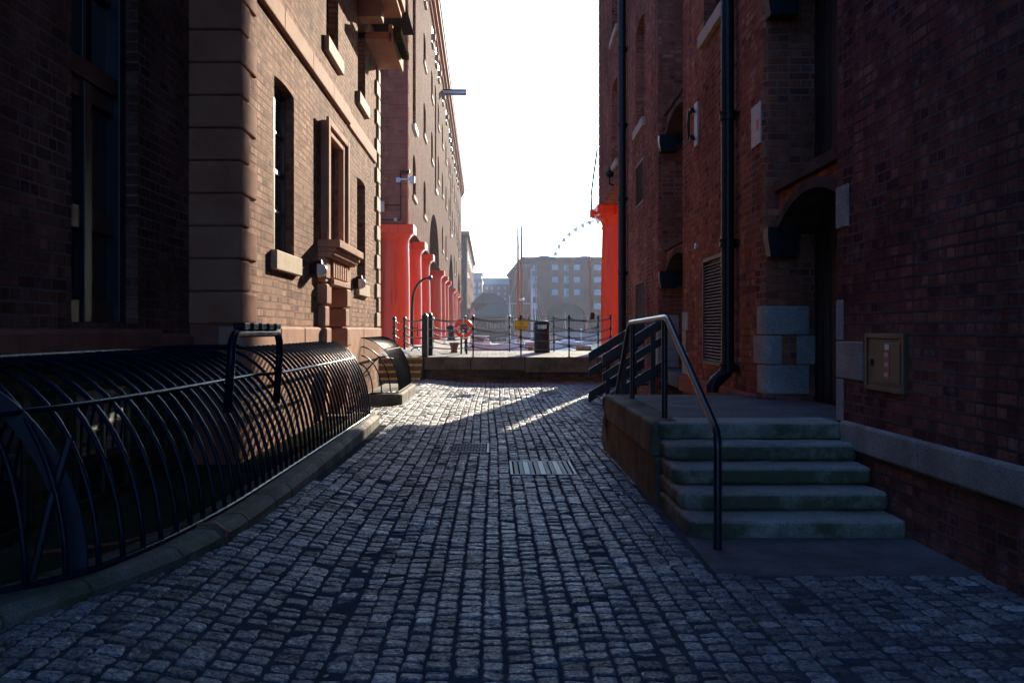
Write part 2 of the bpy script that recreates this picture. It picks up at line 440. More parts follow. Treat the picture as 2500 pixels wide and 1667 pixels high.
class MB:
    """collects polygons, builds one mesh object"""
    def __init__(s):
        s.v, s.f = [], []
    def add(s, verts, faces):
        n = len(s.v)
        s.v += [tuple(p) for p in verts]
        s.f += [tuple(n + i for i in f) for f in faces]
        return s
    def quad(s, a, b, c, d):
        return s.add([a, b, c, d], [(0, 1, 2, 3)])
    def hexa(s, p):
        return s.add(p, [(0, 3, 2, 1), (4, 5, 6, 7), (0, 1, 5, 4), (1, 2, 6, 5), (2, 3, 7, 6), (3, 0, 4, 7)])
    def box(s, x0, x1, y0, y1, z0, z1, fr=None):
        p = [(x0, y0, z0), (x1, y0, z0), (x1, y1, z0), (x0, y1, z0), (x0, y0, z1), (x1, y0, z1), (x1, y1, z1), (x0, y1, z1)]
        if fr: p = [fr.pt(*q) for q in p]
        return s.hexa(p)
    def tube(s, pts, r, n=8, cap=True, rs=None):
        pts = [Vector(p) for p in pts]
        rings = []
        up = Vector((0, 0, 1))
        prev = None
        for i, p in enumerate(pts):
            if i == 0: d = pts[1] - p
            elif i == len(pts) - 1: d = p - pts[i - 1]
            else: d = (pts[i + 1] - p).normalized() + (p - pts[i - 1]).normalized()
            d.normalize()
            if prev is None:
                a = d.cross(up)
                if a.length < 1e-3: a = d.cross(Vector((1, 0, 0)))
            else:
                a = prev - d * prev.dot(d)
            a.normalize()
            prev = a
            b = d.cross(a)
            rr = rs[i] if rs else r
            rings.append([p + (a * math.cos(2 * PI * k / n) + b * math.sin(2 * PI * k / n)) * rr for k in range(n)])
        vs_ = [q for g in rings for q in g]
        fs = []
        for i in range(len(rings) - 1):
            for k in range(n):
                fs.append((i * n + k, i * n + (k + 1) % n, (i + 1) * n + (k + 1) % n, (i + 1) * n + k))
        if cap:
            fs.append(tuple(reversed(range(n))))
            fs.append(tuple(range((len(rings) - 1) * n, len(rings) * n)))
        return s.add(vs_, fs)
    def lathe(s, prof, c=(0, 0, 0), n=32):
        vs_, fs = [], []
        for r_, z in prof:
            for k in range(n):
                a = 2 * PI * k / n
                vs_.append((c[0] + r_ * math.cos(a), c[1] + r_ * math.sin(a), c[2] + z))
        for i in range(len(prof) - 1):
            for k in range(n):
                fs.append((i * n + k, i * n + (k + 1) % n, (i + 1) * n + (k + 1) % n, (i + 1) * n + k))
        fs.append(tuple(reversed(range(n))))
        fs.append(tuple(range((len(prof) - 1) * n, len(prof) * n)))
        return s.add(vs_, fs)
    def prism(s, poly, z0, z1):
        n = len(poly)
        vs_ = [(x, y, z0) for x, y in poly] + [(x, y, z1) for x, y in poly]
        fs = [tuple(reversed(range(n))), tuple(range(n, 2 * n))]
        fs += [(i, (i + 1) % n, n + (i + 1) % n, n + i) for i in range(n)]
        return s.add(vs_, fs)
    def extrude(s, poly, vec):
        """poly: list of 3d points, extruded along vec"""
        n = len(poly)
        vec = Vector(vec)
        vs_ = [Vector(p) for p in poly] + [Vector(p) + vec for p in poly]
        fs = [tuple(reversed(range(n))), tuple(range(n, 2 * n))]
        fs += [(i, (i + 1) % n, n + (i + 1) % n, n + i) for i in range(n)]
        return s.add(vs_, fs)
    def build(s, name, mat, parent=None, smooth=False, bevel=0.0, seg=2, autosmooth=None):
        me = bpy.data.meshes.new(name)
        me.from_pydata([tuple(p) for p in s.v], [], s.f)
        me.update()
        bm = bmesh.new()
        bm.from_mesh(me)
        bmesh.ops.recalc_face_normals(bm, faces=bm.faces)
        uvl = bm.loops.layers.uv.new('UVMap')
        for f in bm.faces:
            n = f.normal
            if abs(n.z) > 0.7:
                for l in f.loops:
                    l[uvl].uv = (l.vert.co.x, l.vert.co.y)
            else:
                if abs(n.x) >= abs(n.y):
                    tx, ty = 0.0, 1.0
                else:
                    tx, ty = 1.0, 0.0
                for l in f.loops:
                    c = l.vert.co
                    l[uvl].uv = (c.x * tx + c.y * ty, c.z)
            f.smooth = smooth
        bm.to_mesh(me)
        bm.free()
        me.materials.append(mat)
        o = bpy.data.objects.new(name, me)
        COL.objects.link(o)
        if parent is not None:
            o.parent = parent
            # geometry is given in world coordinates: undo the parent's place
            o.matrix_parent_inverse = parent_world(parent).inverted()
        if smooth and autosmooth is not None:
            md = o.modifiers.new('edges', 'EDGE_SPLIT')
            md.split_angle = R(autosmooth)
        if bevel:
            md = o.modifiers.new('worn_edge', 'BEVEL')
            md.width = bevel
            md.segments = seg
            md.limit_method = 'ANGLE'
            md.angle_limit = R(35)
        return o

def weather(o, strength, size, levels=3):
    """uneven, worn surface: subdivide and push the stone about by a soft noise"""
    md = o.modifiers.new('cut', 'SUBSURF')
    md.subdivision_type = 'SIMPLE'
    md.levels = md.render_levels = levels
    tx = bpy.data.textures.new('wear', 'CLOUDS')
    tx.noise_scale = size
    tx.noise_depth = 2
    dm = o.modifiers.new('wear', 'DISPLACE')
    dm.texture = tx
    dm.texture_coords = 'GLOBAL'
    dm.strength = strength
    dm.mid_level = 0.5
    return o

def parent_world(o):
    m = Matrix.LocRotScale(o.location, o.rotation_euler, o.scale)
    if o.parent is not None:
        m = parent_world(o.parent) @ o.matrix_parent_inverse @ m
    return m

class Fr:
    """a wall: u along it, d out of it, z up"""
    def __init__(s, ox, oy, tx, ty, nx, ny):
        s.o, s.t, s.n = (ox, oy), (tx, ty), (nx, ny)
    def pt(s, u, d, z):
        return (s.o[0] + s.t[0] * u + s.n[0] * d, s.o[1] + s.t[1] * u + s.n[1] * d, z)

def arch_pts(u0, u1, zs, rise, n=14, ell=True):
    c, a = (u0 + u1) / 2, (u1 - u0) / 2
    if rise > a * 0.45 and ell:
        return [(c - a * math.cos(PI * i / n), zs + rise * math.sin(PI * i / n)) for i in range(n + 1)]
    r = (a * a + rise * rise) / (2 * rise)
    th = math.asin(min(1, a / r))
    return [(c + r * math.sin(-th + 2 * th * i / n), zs + rise - r + r * math.cos(-th + 2 * th * i / n)) for i in range(n + 1)]

def wall(mb, fr, u0, u1, z0, z1, ops, d=0.0, reveal_to=None):
    """wall face with real openings; ops = (u0,u1,z0,z1,depth,rise)"""
    us = sorted({u0, u1, *[o[0] for o in ops], *[o[1] for o in ops]})
    us = [u for u in us if u0 <= u <= u1]
    zs = sorted({z0, z1, *[o[2] for o in ops], *[o[3] for o in ops]})
    zs = [z for z in zs if z0 <= z <= z1]
    for i in range(len(us) - 1):
        run = None
        for j in range(len(zs) - 1):
            uc, zc = (us[i] + us[i + 1]) / 2, (zs[j] + zs[j + 1]) / 2
            hole = any(o[0] < uc < o[1] and o[2] < zc < o[3] for o in ops)
            if not hole and run is None: run = zs[j]
            if hole and run is not None:
                mb.quad(fr.pt(us[i], d, run), fr.pt(us[i + 1], d, run), fr.pt(us[i + 1], d, zs[j]), fr.pt(us[i], d, zs[j]))
                run = None
        if run is not None:
            mb.quad(fr.pt(us[i], d, run), fr.pt(us[i + 1], d, run), fr.pt(us[i + 1], d, zs[-1]), fr.pt(us[i], d, zs[-1]))
    for o in ops:
        a, b, c, e, dep, rise = o
        k = d - dep
        top = e - rise
        mb.quad(fr.pt(a, d, c), fr.pt(a, k, c), fr.pt(a, k, top), fr.pt(a, d, top))
        mb.quad(fr.pt(b, d, c), fr.pt(b, k, c), fr.pt(b, k, top), fr.pt(b, d, top))
        if c > z0 + 1e-6:
            mb.quad(fr.pt(a, d, c), fr.pt(b, d, c), fr.pt(b, k, c), fr.pt(a, k, c))
        if rise <= 0:
            mb.quad(fr.pt(a, d, e), fr.pt(b, d, e), fr.pt(b, k, e), fr.pt(a, k, e))
        else:
            ps = arch_pts(a, b, top, rise)
            for (ua, za), (ub, zb) in zip(ps[:-1], ps[1:]):
                mb.quad(fr.pt(ua, d, za), fr.pt(ub, d, zb), fr.pt(ub, k, zb), fr.pt(ua, k, za))
                mb.quad(fr.pt(ua, d, za), fr.pt(ub, d, zb), fr.pt(ub, d, e), fr.pt(ua, d, e))

def window(parent, fr, u0, u1, z0, z1, dep, cols=2, rows=4, fmat='sash', pmat='pane', bar=0.03, frame=0.06, sill=None, smat='pale_stone', rise=0.0, name='window', fd=0.07):
    """sash frame (part) with its pane and sill as sub-parts"""
    k = -dep
    f = MB()
    f.box(u0, u0 + frame, k, k + fd, z0, z1, fr)
    f.box(u1 - frame, u1, k, k + fd, z0, z1, fr)
    f.box(u0 + frame, u1 - frame, k, k + fd - 0.002, z0, z0 + frame, fr)
    f.box(u0 + frame, u1 - frame, k, k + fd - 0.002, z1 - frame - rise, z1, fr)
    for i in range(1, cols):
        u = u0 + frame + (u1 - u0 - 2 * frame) * i / cols
        f.box(u - bar / 2, u + bar / 2, k + 0.003, k + fd * 0.6, z0 + frame, z1 - frame - rise, fr)
    for j in range(1, rows):
        z = z0 + frame + (z1 - rise - z0 - 2 * frame) * j / rows
        h = bar * (1.7 if j * 2 == rows else 1) / 2
        f.box(u0 + frame, u1 - frame, k + 0.002, k + fd * (0.9 if j * 2 == rows else 0.58), z - h, z + h, fr)
    o = f.build(name, M[fmat], parent)
    MB().box(u0 + 0.002, u1 - 0.002, k - 0.03, k + 0.0015, z0 + 0.002, z1 - 0.002, fr).build('pane', M[pmat], o)
    if sill:
        ov, h, pr = sill
        MB().box(u0 - ov, u1 + ov, k, pr, z0 - h, z0 - 0.002, fr).build('sill', M[smat], o, bevel=0.012)
    return o

# ------------------------------------------------------------------ ground
def gz(x, y):
    """street falls to a channel; it lifts towards the left kerb near the camera"""
    a = np.clip((-0.7 - x) / 1.3, 0, 1)
    b = np.clip((13.5 - y) / 6.0, 0, 1)
    a = a * a * (3 - 2 * a)
    b = b * b * (3 - 2 * b)
    b = 0.6 + 0.4 * b
    return 0.16 * a * b - 0.012 * np.exp(-((x - 0.2) / 0.6) ** 2)

def build_setts():
    covers = [(-.6, -.06, 12.05, 13.0), (.17, .86, 10.25, 11.3), (-.18, .41, 21.05, 21.7), (1.02, 1.6, 22.9, 24.0), (1.14, 1.29, 8.93, 9.1)]
    V, Fc, A = [], [], []
    n = 0
    x = -6.2
    while x < 4.4:
        wd = random.uniform(0.096, 0.124)
        wob = random.uniform(0, 6.28)
        y = 2.2 + random.uniform(0, 0.16)
        while y < 27.98:
            ln = random.choice((random.uniform(0.08, 0.1), random.uniform(0.09, 0.12), random.uniform(0.1, 0.135)))
            xc = x + wd / 2 + 0.012 * math.sin(y * 0.55 + wob * 0.15) + 0.03 * math.sin(y * 0.21)
            yc = y + ln / 2
            y += ln + random.uniform(0.014, 0.026)
            if any(a + 0.02 < xc < b - 0.02 and c + 0.02 < yc < d - 0.02 for a, b, c, d in covers): continue
            if yc > 6.05 and yc < 13.4 and xc > 1.36 + 0.02 * max(0, yc - 8): continue
            if xc < -1.62 and yc > 9 and yc < 14.75: continue
            if xc < -2.4 and yc > 3.9: continue
            hw, hl = wd / 2 - random.uniform(0.001, 0.006), ln / 2
            rnd = min(1.0, max(0.0, random.gauss(0.48, 0.24)))
            if random.random() < 0.012: rnd = 1.0
            rot = random.gauss(0, 0.03)
            tx, ty, hz = random.gauss(0, 0.04), random.gauss(0, 0.05), random.gauss(0, 0.0035)
            c0 = random.uniform(0.006, 0.016)
            ring = []
            for sx, sy in ((1, 1), (-1, 1), (-1, -1), (1, -1)):
                jx, jy = random.uniform(-0.006, 0.006), random.uniform(-0.008, 0.008)
                if sx * sy > 0: ring += [(sx * hw + jx, sy * (hl - c0) + jy), (sx * (hw - c0) + jx, sy * hl + jy)]
                else: ring += [(sx * (hw - c0) + jx, sy * hl + jy), (sx * hw + jx, sy * (hl - c0) + jy)]
            cr, sr = math.cos(rot), math.sin(rot)
            for ins, z in ((0.0, -0.02), (0.001, 0.002), (0.004, 0.0075), (0.0105, 0.0105)):
                for (a, b) in ring:
                    a2, b2 = a * (1 - ins / hw), b * (1 - ins / hl)
                    V.append((xc + a2 * cr - b2 * sr, yc + a2 * sr + b2 * cr, z + hz + tx * a2 + ty * b2))
            V.append((xc, yc, random.uniform(0.008, 0.0125) + hz))
            for i in range(3):
                for k in range(8):
                    Fc.append((n + i * 8 + k, n + i * 8 + (k + 1) % 8, n + (i + 1) * 8 + (k + 1) % 8, n + (i + 1) * 8 + k))
            for k in range(8):
                Fc.append((n + 24 + k, n + 24 + (k + 1) % 8, n + 32))
            A += [rnd] * 33
            n += 33
        x += wd + random.uniform(0.002, 0.009)
    V = np.array(V)
    V[:, 2] += gz(V[:, 0], V[:, 1])
    me = bpy.data.meshes.new('street')
    me.from_pydata(V.tolist(), [], Fc)
    at = me.attributes.new('rnd', 'FLOAT', 'POINT')
    at.data.foreach_set('value', np.array(A, dtype=np.float32))
    me.polygons.foreach_set('use_smooth', [(i % 32) < 24 for i in range(len(me.polygons))])
    me.materials.append(M['setts'])
    o = bpy.data.objects.new('street', me)
    COL.objects.link(o)
    tag(o, kind='structure')
    # joint sand between the setts
    xs, ys = np.linspace(-30, 30, 201), np.linspace(-30, 28.02, 117)
    vv = [(float(a), float(b), float(gz(np.array(a), np.array(b))) + 0.0025) for b in ys for a in xs]
    ff = [(j * 201 + i, j * 201 + i + 1, (j + 1) * 201 + i + 1, (j + 1) * 201 + i) for j in range(116) for i in range(200)]
    g = MB(); g.add(vv, ff)
    tag(g.build('ground', M['mortar'], smooth=True), kind='structure')
build_setts()

QZ0, QZ1 = 0.716, 0.785                       # quay level at its front and back
def qz(y): return QZ0 + (QZ1 - QZ0) * min(1, max(0, (y - 28) / 5))

def build_quay():
    mb = MB()
    def strip(x0, x1, y0, y1):
        mb.quad((x0, y0, qz(y0)), (x1, y0, qz(y0)), (x1, y1, qz(y1)), (x0, y1, qz(y1)))
    strip(-1.95, 60, 28.36, 33.0)
    strip(-30, -1.95, 28.9, 33.0)
    strip(-30, -1.95, 33.0, 48.6)
    mb.quad((-40, 48.6, .785), (-2.88, 48.6, .785), (-5.6, 290, .785), (-40, 290, .785))
    mb.quad((3.35, 33.0, qz(33)), (60, 33.0, qz(33)), (60, 34.4, qz(33)), (3.35, 34.4, qz(33)))
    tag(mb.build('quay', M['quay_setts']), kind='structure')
    # dock side walls
    wl = MB()
    wl.quad((-1.95, 32.995, -2), (60, 32.995, -2), (60, 32.995, .77), (-1.95, 32.995, .77))
    wl.quad((-1.95, 33, -2), (-1.95, 48.6, -2), (-1.95, 48.6, .78), (-1.95, 33, .78))
    wl.quad((-2.88, 48.6, -2), (-1.95, 48.6, -2), (-1.95, 48.6, .78), (-2.88, 48.6, .78))
    wl.quad((-2.88, 48.6, -2), (-5.6, 290, -2), (-5.6, 290, .78), (-2.88, 48.6, .78))
    wl.quad((3.35, 33, -2), (3.35, 34.4, -2), (3.35, 34.4, .78), (3.35, 33, .78))
    wl.quad((3.35, 34.4, -2), (60, 34.4, -2), (60, 34.4, .78), (3.35, 34.4, .78))
    tag(wl.build('dock_wall', M['pale_quay']), 'pale stone dock wall dropping from the red columns to the water', 'dock wall')
    t = empty('quay_wall', (0.7, 28.1, 0), label='low retaining wall of brick under large coping stones at lane end', cat='wall')
    b = MB()
    b.box(-1.93, 60, 28.06, 28.4, -0.02, 0.36)
    b.box(-30, -3.35, 28.06, 28.4, -0.02, 0.36)
    b.build('brickwork', M['moss_shade_brick'], t)
    c = MB()
    x = -1.97
    for wdt in (1.33, 0.9, 0.62, 2.05, 1.6, 1.8, 2, 2, 2):
        c.box(x, x + wdt - 0.014, 28.0 + random.uniform(-.006, .006), 28.385, 0.362 if wdt < 1.9 else .28, QZ0 + 0.004)
        x += wdt
    c.box(-30, -3.33, 28.0, 28.385, 0.362, QZ0 + 0.004)
    c.build('coping', M['coping'], t, bevel=0.02)
    p = MB()
    p.box(-1.93, 3.4, 27.98, 28.055, -0.02, 0.06)
    p.build('footing', M['dark_brick'], t, bevel=0.01)
    # steps up to the quay
    s = empty('quay_steps', (-2.6, 27.6, 0), label='short flight of stone steps with yellow nosings rising to the quay', cat='steps')
    for i in range(4):
        y0 = 27.02 + 0.3 * i
        z1 = 0.179 * (i + 1)
        st = MB()
        st.box(-3.3, -1.985, y0, 28.9, 0.179 * i - 0.03, z1 - (0.003 if i == 3 else 0))
        o = st.build('step', M['coping'], s, bevel=0.012)
        MB().box(-3.28, -2.0, y0 - 0.004, y0 + 0.05, z1 - 0.05, z1 + 0.003).build('nosing', M['yellow_line'], o)
build_quay()

wt = MB().quad((-400, 30, -0.85), (600, 30, -0.85), (600, 272, -0.85), (-400, 272, -0.85)).build('water', M['water'])
tag(wt, kind='structure')
fq = MB()
fq.quad((-1500, 270, 0.8), (1500, 270, 0.8), (1500, 4000, 0.8), (-1500, 4000, 0.8))
fq.quad((-1500, 270, -2), (1500, 270, -2), (1500, 270, 0.8), (-1500, 270, 0.8))
tag(fq.build('far_quay', M['pale_quay']), kind='structure')

# ------------------------------------------------------------------ low sandstone-trimmed building on the left
XL = -2.45                     # its sunlit lane face
XR = -2.92                     # the face set back nearer the camera
FL = Fr(XL, 0, 0, 1, 1, 0)     # u = Y, d towards the lane
FB = Fr(XR, 0, 0, 1, 1, 0)
YC = 9.56                      # corner between the two
YE = 21.1

lb = empty('lane_building', (-2.6, 15, 0), label='low brick building with red sandstone quoins, its lane face in full sun', cat='building')
wins = [(11.09, 12.2, 2.38, 4.36, .11, .035), (14.54, 15.67, 5.75, 6.95, .16, .035), (17.9, 18.96, 5.75, 7.18, .16, .035), (17.8, 18.94, 2.33, 4.25, .16, .035)]
door_op = (14.19, 15.86, 0.0, 2.23, .3, 0)
bwin = (14.42, 15.62, 2.76, 4.3, .18, 0)
mb = MB()
wall(mb, FL, YC, YE, 0.0, 7.6, wins + [door_op, bwin])
mb.quad((-14, YE, 0), (XL, YE, 0), (XL, YE, 7.6), (-14, YE, 7.6))
mb.build('wall', M['lit_brick'], lb)
mb = MB()
rw = (6.88, 8.17, 1.55, 6.4, .24, 0)
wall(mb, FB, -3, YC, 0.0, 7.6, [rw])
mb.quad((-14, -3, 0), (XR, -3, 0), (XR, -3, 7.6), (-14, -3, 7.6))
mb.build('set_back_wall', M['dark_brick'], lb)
mb = MB()
mb.box(XR - 0.05, XR + 0.03, -2.95, YC - 0.01, 0.1, 1.27)
mb.build('shade_basement_wall', M['moss_shade_brick'], lb)  # dark brick skin painting in the shade inside the railed area
for y0 in (5.2, 6.9, 8.3):
    o_ = MB().box(XR + 0.005, XR + 0.034, y0, y0 + 0.9, 0.3, 1.0).build('basement_window', M['pane'], lb)
    q = MB()
    q.box(XR + 0.034, XR + 0.05, y0 - 0.06, y0, 0.26, 1.06); q.box(XR + 0.034, XR + 0.05, y0 + 0.9, y0 + 0.96, 0.26, 1.06)
    q.box(XR + 0.034, XR + 0.05, y0, y0 + 0.9, 1.0, 1.06); q.box(XR + 0.034, XR + 0.05, y0, y0 + 0.9, 0.26, 0.3); q.box(XR + 0.034, XR + 0.048, y0 + 0.43, y0 + 0.47, 0.3, 1.0)
    q.build('frame', M['sash'], o_)
# corner pilaster and quoins
mb = MB()
mb.box(XR - 0.1, XL - 0.004, YC, YC + 0.3, 0, 7.55)
mb.build('pilaster', M['dark_sandstone'], lb)
q = MB()
z = 1.55
i = 0
while z < 7.3:
    L_ = 0.33 if i % 2 else 0.63
    h = 0.313
    q.box(XR - 0.02, XL + 0.028, YC - 0.03, YC + L_, z + 0.006, z + h - 0.006)
    z += h
    i += 1
weather(q.build('quoin', M['sandstone'], lb, bevel=0.022, seg=3), .012, .15, 2)
q = MB()
z, i = 1.55, 0
while z < 6.9:
    L_ = 0.3 if i % 2 else 0.6
    q.box(XL - 0.3, XL + 0.045, YE - L_, YE + 0.02, z + 0.005, z + 0.295)
    z += 0.3
    i += 1
q.build('quoin', M['pale_stone'], lb, bevel=0.02, seg=2)
# plinth band, string course
q = MB()
for run in (((YC - 0.045, 11.2), (11.2, 12.6), (12.6, 13.84)), ((16.22, 18.3), (18.3, YE + 0.06))):
    q = MB()
    for a, b in run: q.box(XL - 0.2, XL + 0.06, a + 0.003, b - 0.003, 0.9, 1.53)
    q.build('plinth', M['tan_stone'], lb, bevel=0.03, seg=3)
q = MB()
q.box(XR - 0.2, XR + 0.07, -2.9, 8.6, 1.28, 1.5)
q.box(XR - 0.2, XR + 0.055, 8.603, YC - 0.05, 1.3, 1.46)
q.build('sill_band', M['dark_sandstone'], lb, bevel=0.03)
q = MB()
ys = [YC + .66, 11.4, 13.2, 14.9, 16.68]
for a, b in zip(ys[:-1], ys[1:]):
    q.box(XL - 0.1, XL + 0.06, a + 0.003, b - 0.003, 4.93, 5.17)
for a, b in ((16.68, 18.6), (18.6, 20.46)):
    q.box(XL - 0.1, XL + 0.04, a + 0.003, b - 0.003, 4.9, 5.16)
q.build('string_course', M['tan_stone'], lb, bevel=0.012)
for (a, b, c, e, dp, rs) in wins:
    window(lb, FL, a, b, c, e, dp + 0.025, 2, 4, frame=0.05, fd=0.028, sill=(0.17, 0.22, 0.07), rise=rs)
# window over the door, with stone architrave
window(lb, FL, 14.43, 15.61, 2.76, 4.3, 0.08, 2, 4, fd=0.03)
q = MB()
q.box(XL, XL + 0.09, 14.06, 14.42, 2.76, 4.46)
q.box(XL, XL + 0.09, 15.62, 15.98, 2.76, 4.46)
q.box(XL, XL + 0.088, 14.42, 15.62, 4.3, 4.458)
q.box(XL + 0.09, XL + 0.13, 14.0, 14.16, 2.76, 4.5)
q.box(XL + 0.09, XL + 0.13, 15.88, 16.04, 2.76, 4.5)
q.box(XL + 0.09, XL + 0.128, 14.16, 15.88, 4.4, 4.498)
q.build('window_surround', M['tan_stone'], lb, bevel=0.012)
# door surround
for (a, b) in ((13.86, 14.24), (15.8, 16.18)):
    ds = MB()
    z, i = 0.3, 0
    while z < 2.15:
        g = 0.05 if i % 2 else 0.0
        ds.box(XL - 0.28, XL + 0.1 + g * 0.6, a - g, b + (0 if a < 15 else g), z + 0.008, z + 0.3)
        z += 0.308
        i += 1
    ds.build('door_jamb', M['tan_stone'], lb, bevel=0.03, seg=3)
ds = MB()
ds.box(XL - 0.02, XL + 0.12, 13.84, 16.2, 2.22, 2.5)
for k in range(7):
    ds.box(XL + .12, XL + .15, 14.28 + .215 * k, 14.42 + .215 * k, 2.24, 2.49)
ds.box(XL + .02, XL + .17, 14.2, 15.84, 2.14, 2.218)
ds.box(XL, XL + 0.2, 13.83, 16.22, 2.505, 2.58)
ds.box(XL, XL + 0.26, 13.82, 16.27, 2.582, 2.64)
ds.box(XL, XL + 0.315, 13.8, 16.3, 2.642, 2.748)
x = 13.86
while x < 16.2:
    ds.box(XL + 0.2, XL + 0.235, x, x + 0.07, 2.53, 2.58)
    x += 0.14
ds.build('door_hood', M['tan_stone'], lb, bevel=0.01)
MB().box(XL - 0.36, XL - 0.3, 14.26, 15.78, 0.0, 2.2).build('door', M['door_wood'], lb)
# eaves
ev = MB()
ev.box(XL - 0.2, XL + 0.7, YC - 0.5, 18.9, 7.4, 7.52)
ev.box(XL + 0.58, XL + 0.76, YC - 0.5, 18.95, 7.522, 7.75)
for yb in (11.2, 13.4, 15.6, 17.9):
    ev.box(XL, XL + 0.42, yb, yb + 0.45, 7.12, 7.4)
ev.box(XL - 0.2, XL + 0.5, 18.96, YE + 0.08, 7.02, 7.16)
ev.box(XL + 0.44, XL + 0.52, 18.96, YE + 0.1, 6.96, 7.3)
ev.box(XL - 0.2, XL + 0.5, YE - 0.02, YE + 0.1, 7.162, 7.6)
ev.build('eaves', M['tan_stone'], lb, bevel=0.01)
MB().box(XL + 0.525, XL + 0.68, 18.97, YE - 0.3, 7.12, 7.26).build('gutter', M['gutter'], lb, bevel=0.02)
rf = MB()
rf.add([(-14, -3, 7.6), (XL + .75, -3, 7.76), (XL + .75, YE + .1, 7.76), (-14, YE + .1, 7.6), (-8, 2, 10.5), (-8, YE - 5, 10.5)], [(0, 1, 4), (1, 2, 5, 4), (2, 3, 5), (3, 0, 4, 5), (0, 3, 2, 1)])
rf.build('roof', M['lead'], lb)
# tall timber-panelled window of the set-back wall
f = MB()
k0 = -0.24
f.box(6.88, 6.97, k0, -0.1, 1.55, 6.4, FB)
f.box(8.03, 8.17, k0, -0.1, 1.55, 6.4, FB)
f.box(6.97, 8.03, k0, -0.11, 3.36, 3.5, FB)
f.box(7.42, 7.56, k0, -0.13, 1.55, 3.36, FB)
for z0, z1 in ((1.55, 1.72), (2.25, 2.42), (3.22, 3.36)):
    f.box(6.97, 7.42, k0, -0.15, z0, z1, FB)
    f.box(7.56, 8.03, k0, -0.15, z0, z1, FB)
f.box(7.46, 7.52, k0, -0.16, 3.5, 6.4, FB)
for zz in (4.1, 4.7, 5.3, 5.9):
    f.box(6.97, 8.03, k0 + .01, -0.17, zz, zz + 0.04, FB)
wn = f.build('window', M['sash'], lb, bevel=0.006)
MB().box(6.89, 8.16, -0.275, -0.215, 3.45, 6.39, FB).build('pane', M['pane'], wn)
MB().box(6.89, 8.16, -0.277, -0.205, 1.56, 3.45, FB).build('panel', M['dark_wood'], wn)

# ------------------------------------------------------------------ kerb and railings (cages) over the basement area
def smooth_path(pts, n=10):
    """Catmull-Rom through points"""
    P = [np.array(p, float) for p in pts]
    P = [2 * P[0] - P[1]] + P + [2 * P[-1] - P[-2]]
    out = []
    for i in range(1, len(P) - 2):
        for k in range(n):
            t_ = k / n
            a, b, c, d = P[i - 1], P[i], P[i + 1], P[i + 2]
            out.append(0.5 * ((2 * b) + (-a + c) * t_ + (2 * a - 5 * b + 4 * c - d) * t_ ** 2 + (-a + 3 * b - 3 * c + d) * t_ ** 3))
    out.append(P[-2])
    return out

def along(path, step):
    """points every `step` along a polyline"""
    path = [np.array(p, float) for p in path]
    out, need = [path[0]], step
    for a, b in zip(path[:-1], path[1:]):
        L_ = np.linalg.norm(b - a)
        pos = 0.0
        while L_ - pos >= need:
            pos += need
            out.append(a + (b - a) * pos / L_)
            need = step
        need -= L_ - pos
    return out

kp = smooth_path([(-1.70, 14.75), (-1.665, 12), (-1.64, 9), (-1.66, 7.2), (-1.70, 6.3), (-1.80, 5.6), (-2.0, 4.95), (-2.25, 4.35), (-2.7, 3.75), (-3.4, 3.3)], 14)
km = MB()
stations = along(kp, 0.06)
i, first = 0, True
while i < len(stations) - 1:
    n_ = random.choice((9, 11, 13))
    seg = stations[i:min(i + n_ + 1, len(stations))]
    if len(seg) < 2: break
    a, b = [], []
    rows = []
    for j, p in enumerate(seg):
        q0 = seg[max(0, j - 1)]; q1 = seg[min(len(seg) - 1, j + 1)]
        d_ = (q1 - q0) / np.linalg.norm(q1 - q0)
        nrm = np.array((d_[1], -d_[0]))           # to the left of travel (towards the building)
        if nrm[0] > 0: nrm = -nrm
        sh = -0.02 if j == len(seg) - 1 else 0.0
        p = p + d_ * sh
        gb = float(gz(p[0], p[1])) - 0.06
        zt = 0.25
        o_ = p; e_ = p + nrm * 0.06; in_ = p + nrm * 0.34
        rows.append([(o_[0], o_[1], gb), (o_[0], o_[1], zt - 0.05), (e_[0] * .6 + o_[0] * .4, e_[1] * .6 + o_[1] * .4, zt - 0.012), (e_[0], e_[1], zt), (in_[0], in_[1], zt + 0.004), (in_[0], in_[1], 0.0)])
    m_ = len(rows[0])
    vv = [p for r_ in rows for p in r_]
    ff = []
    for j in range(len(rows) - 1):
        for k in range(m_ - 1):
            ff.append((j * m_ + k, j * m_ + k + 1, (j + 1) * m_ + k + 1, (j + 1) * m_ + k))
    ff += [tuple(range(m_)), tuple(range((len(rows) - 1) * m_, len(rows) * m_))]
    km.add(vv, ff)
    i += n_
km.box(-2.45, -1.74, 14.45, 14.74, -0.05, 0.246)
tag(km.build('kerb', M['kerb_stone'], smooth=True, autosmooth=22), kind='structure')
sl = MB()
sl.prism([(-2.0, 14.46), (-2.0, 6.0), (-2.3, 4.6), (-3.4, 3.6), (-3.4, 14.46)], 0.0, 0.205)
tag(sl.build('area_floor', M['moss_shade_slab']), kind='structure')
k2 = MB()
k2.prism([(-2.44, 18.45), (-1.86, 18.45), (-1.76, 18.52), (-1.72, 18.65), (-1.72, 21.9), (-1.76, 22.05), (-1.86, 22.1), (-2.44, 22.1)], -0.05, 0.3)
tag(k2.build('kerb_block', M['kerb_stone'], bevel=0.03), 'pale kerb block carrying the small barred cage before the steps', 'kerb')

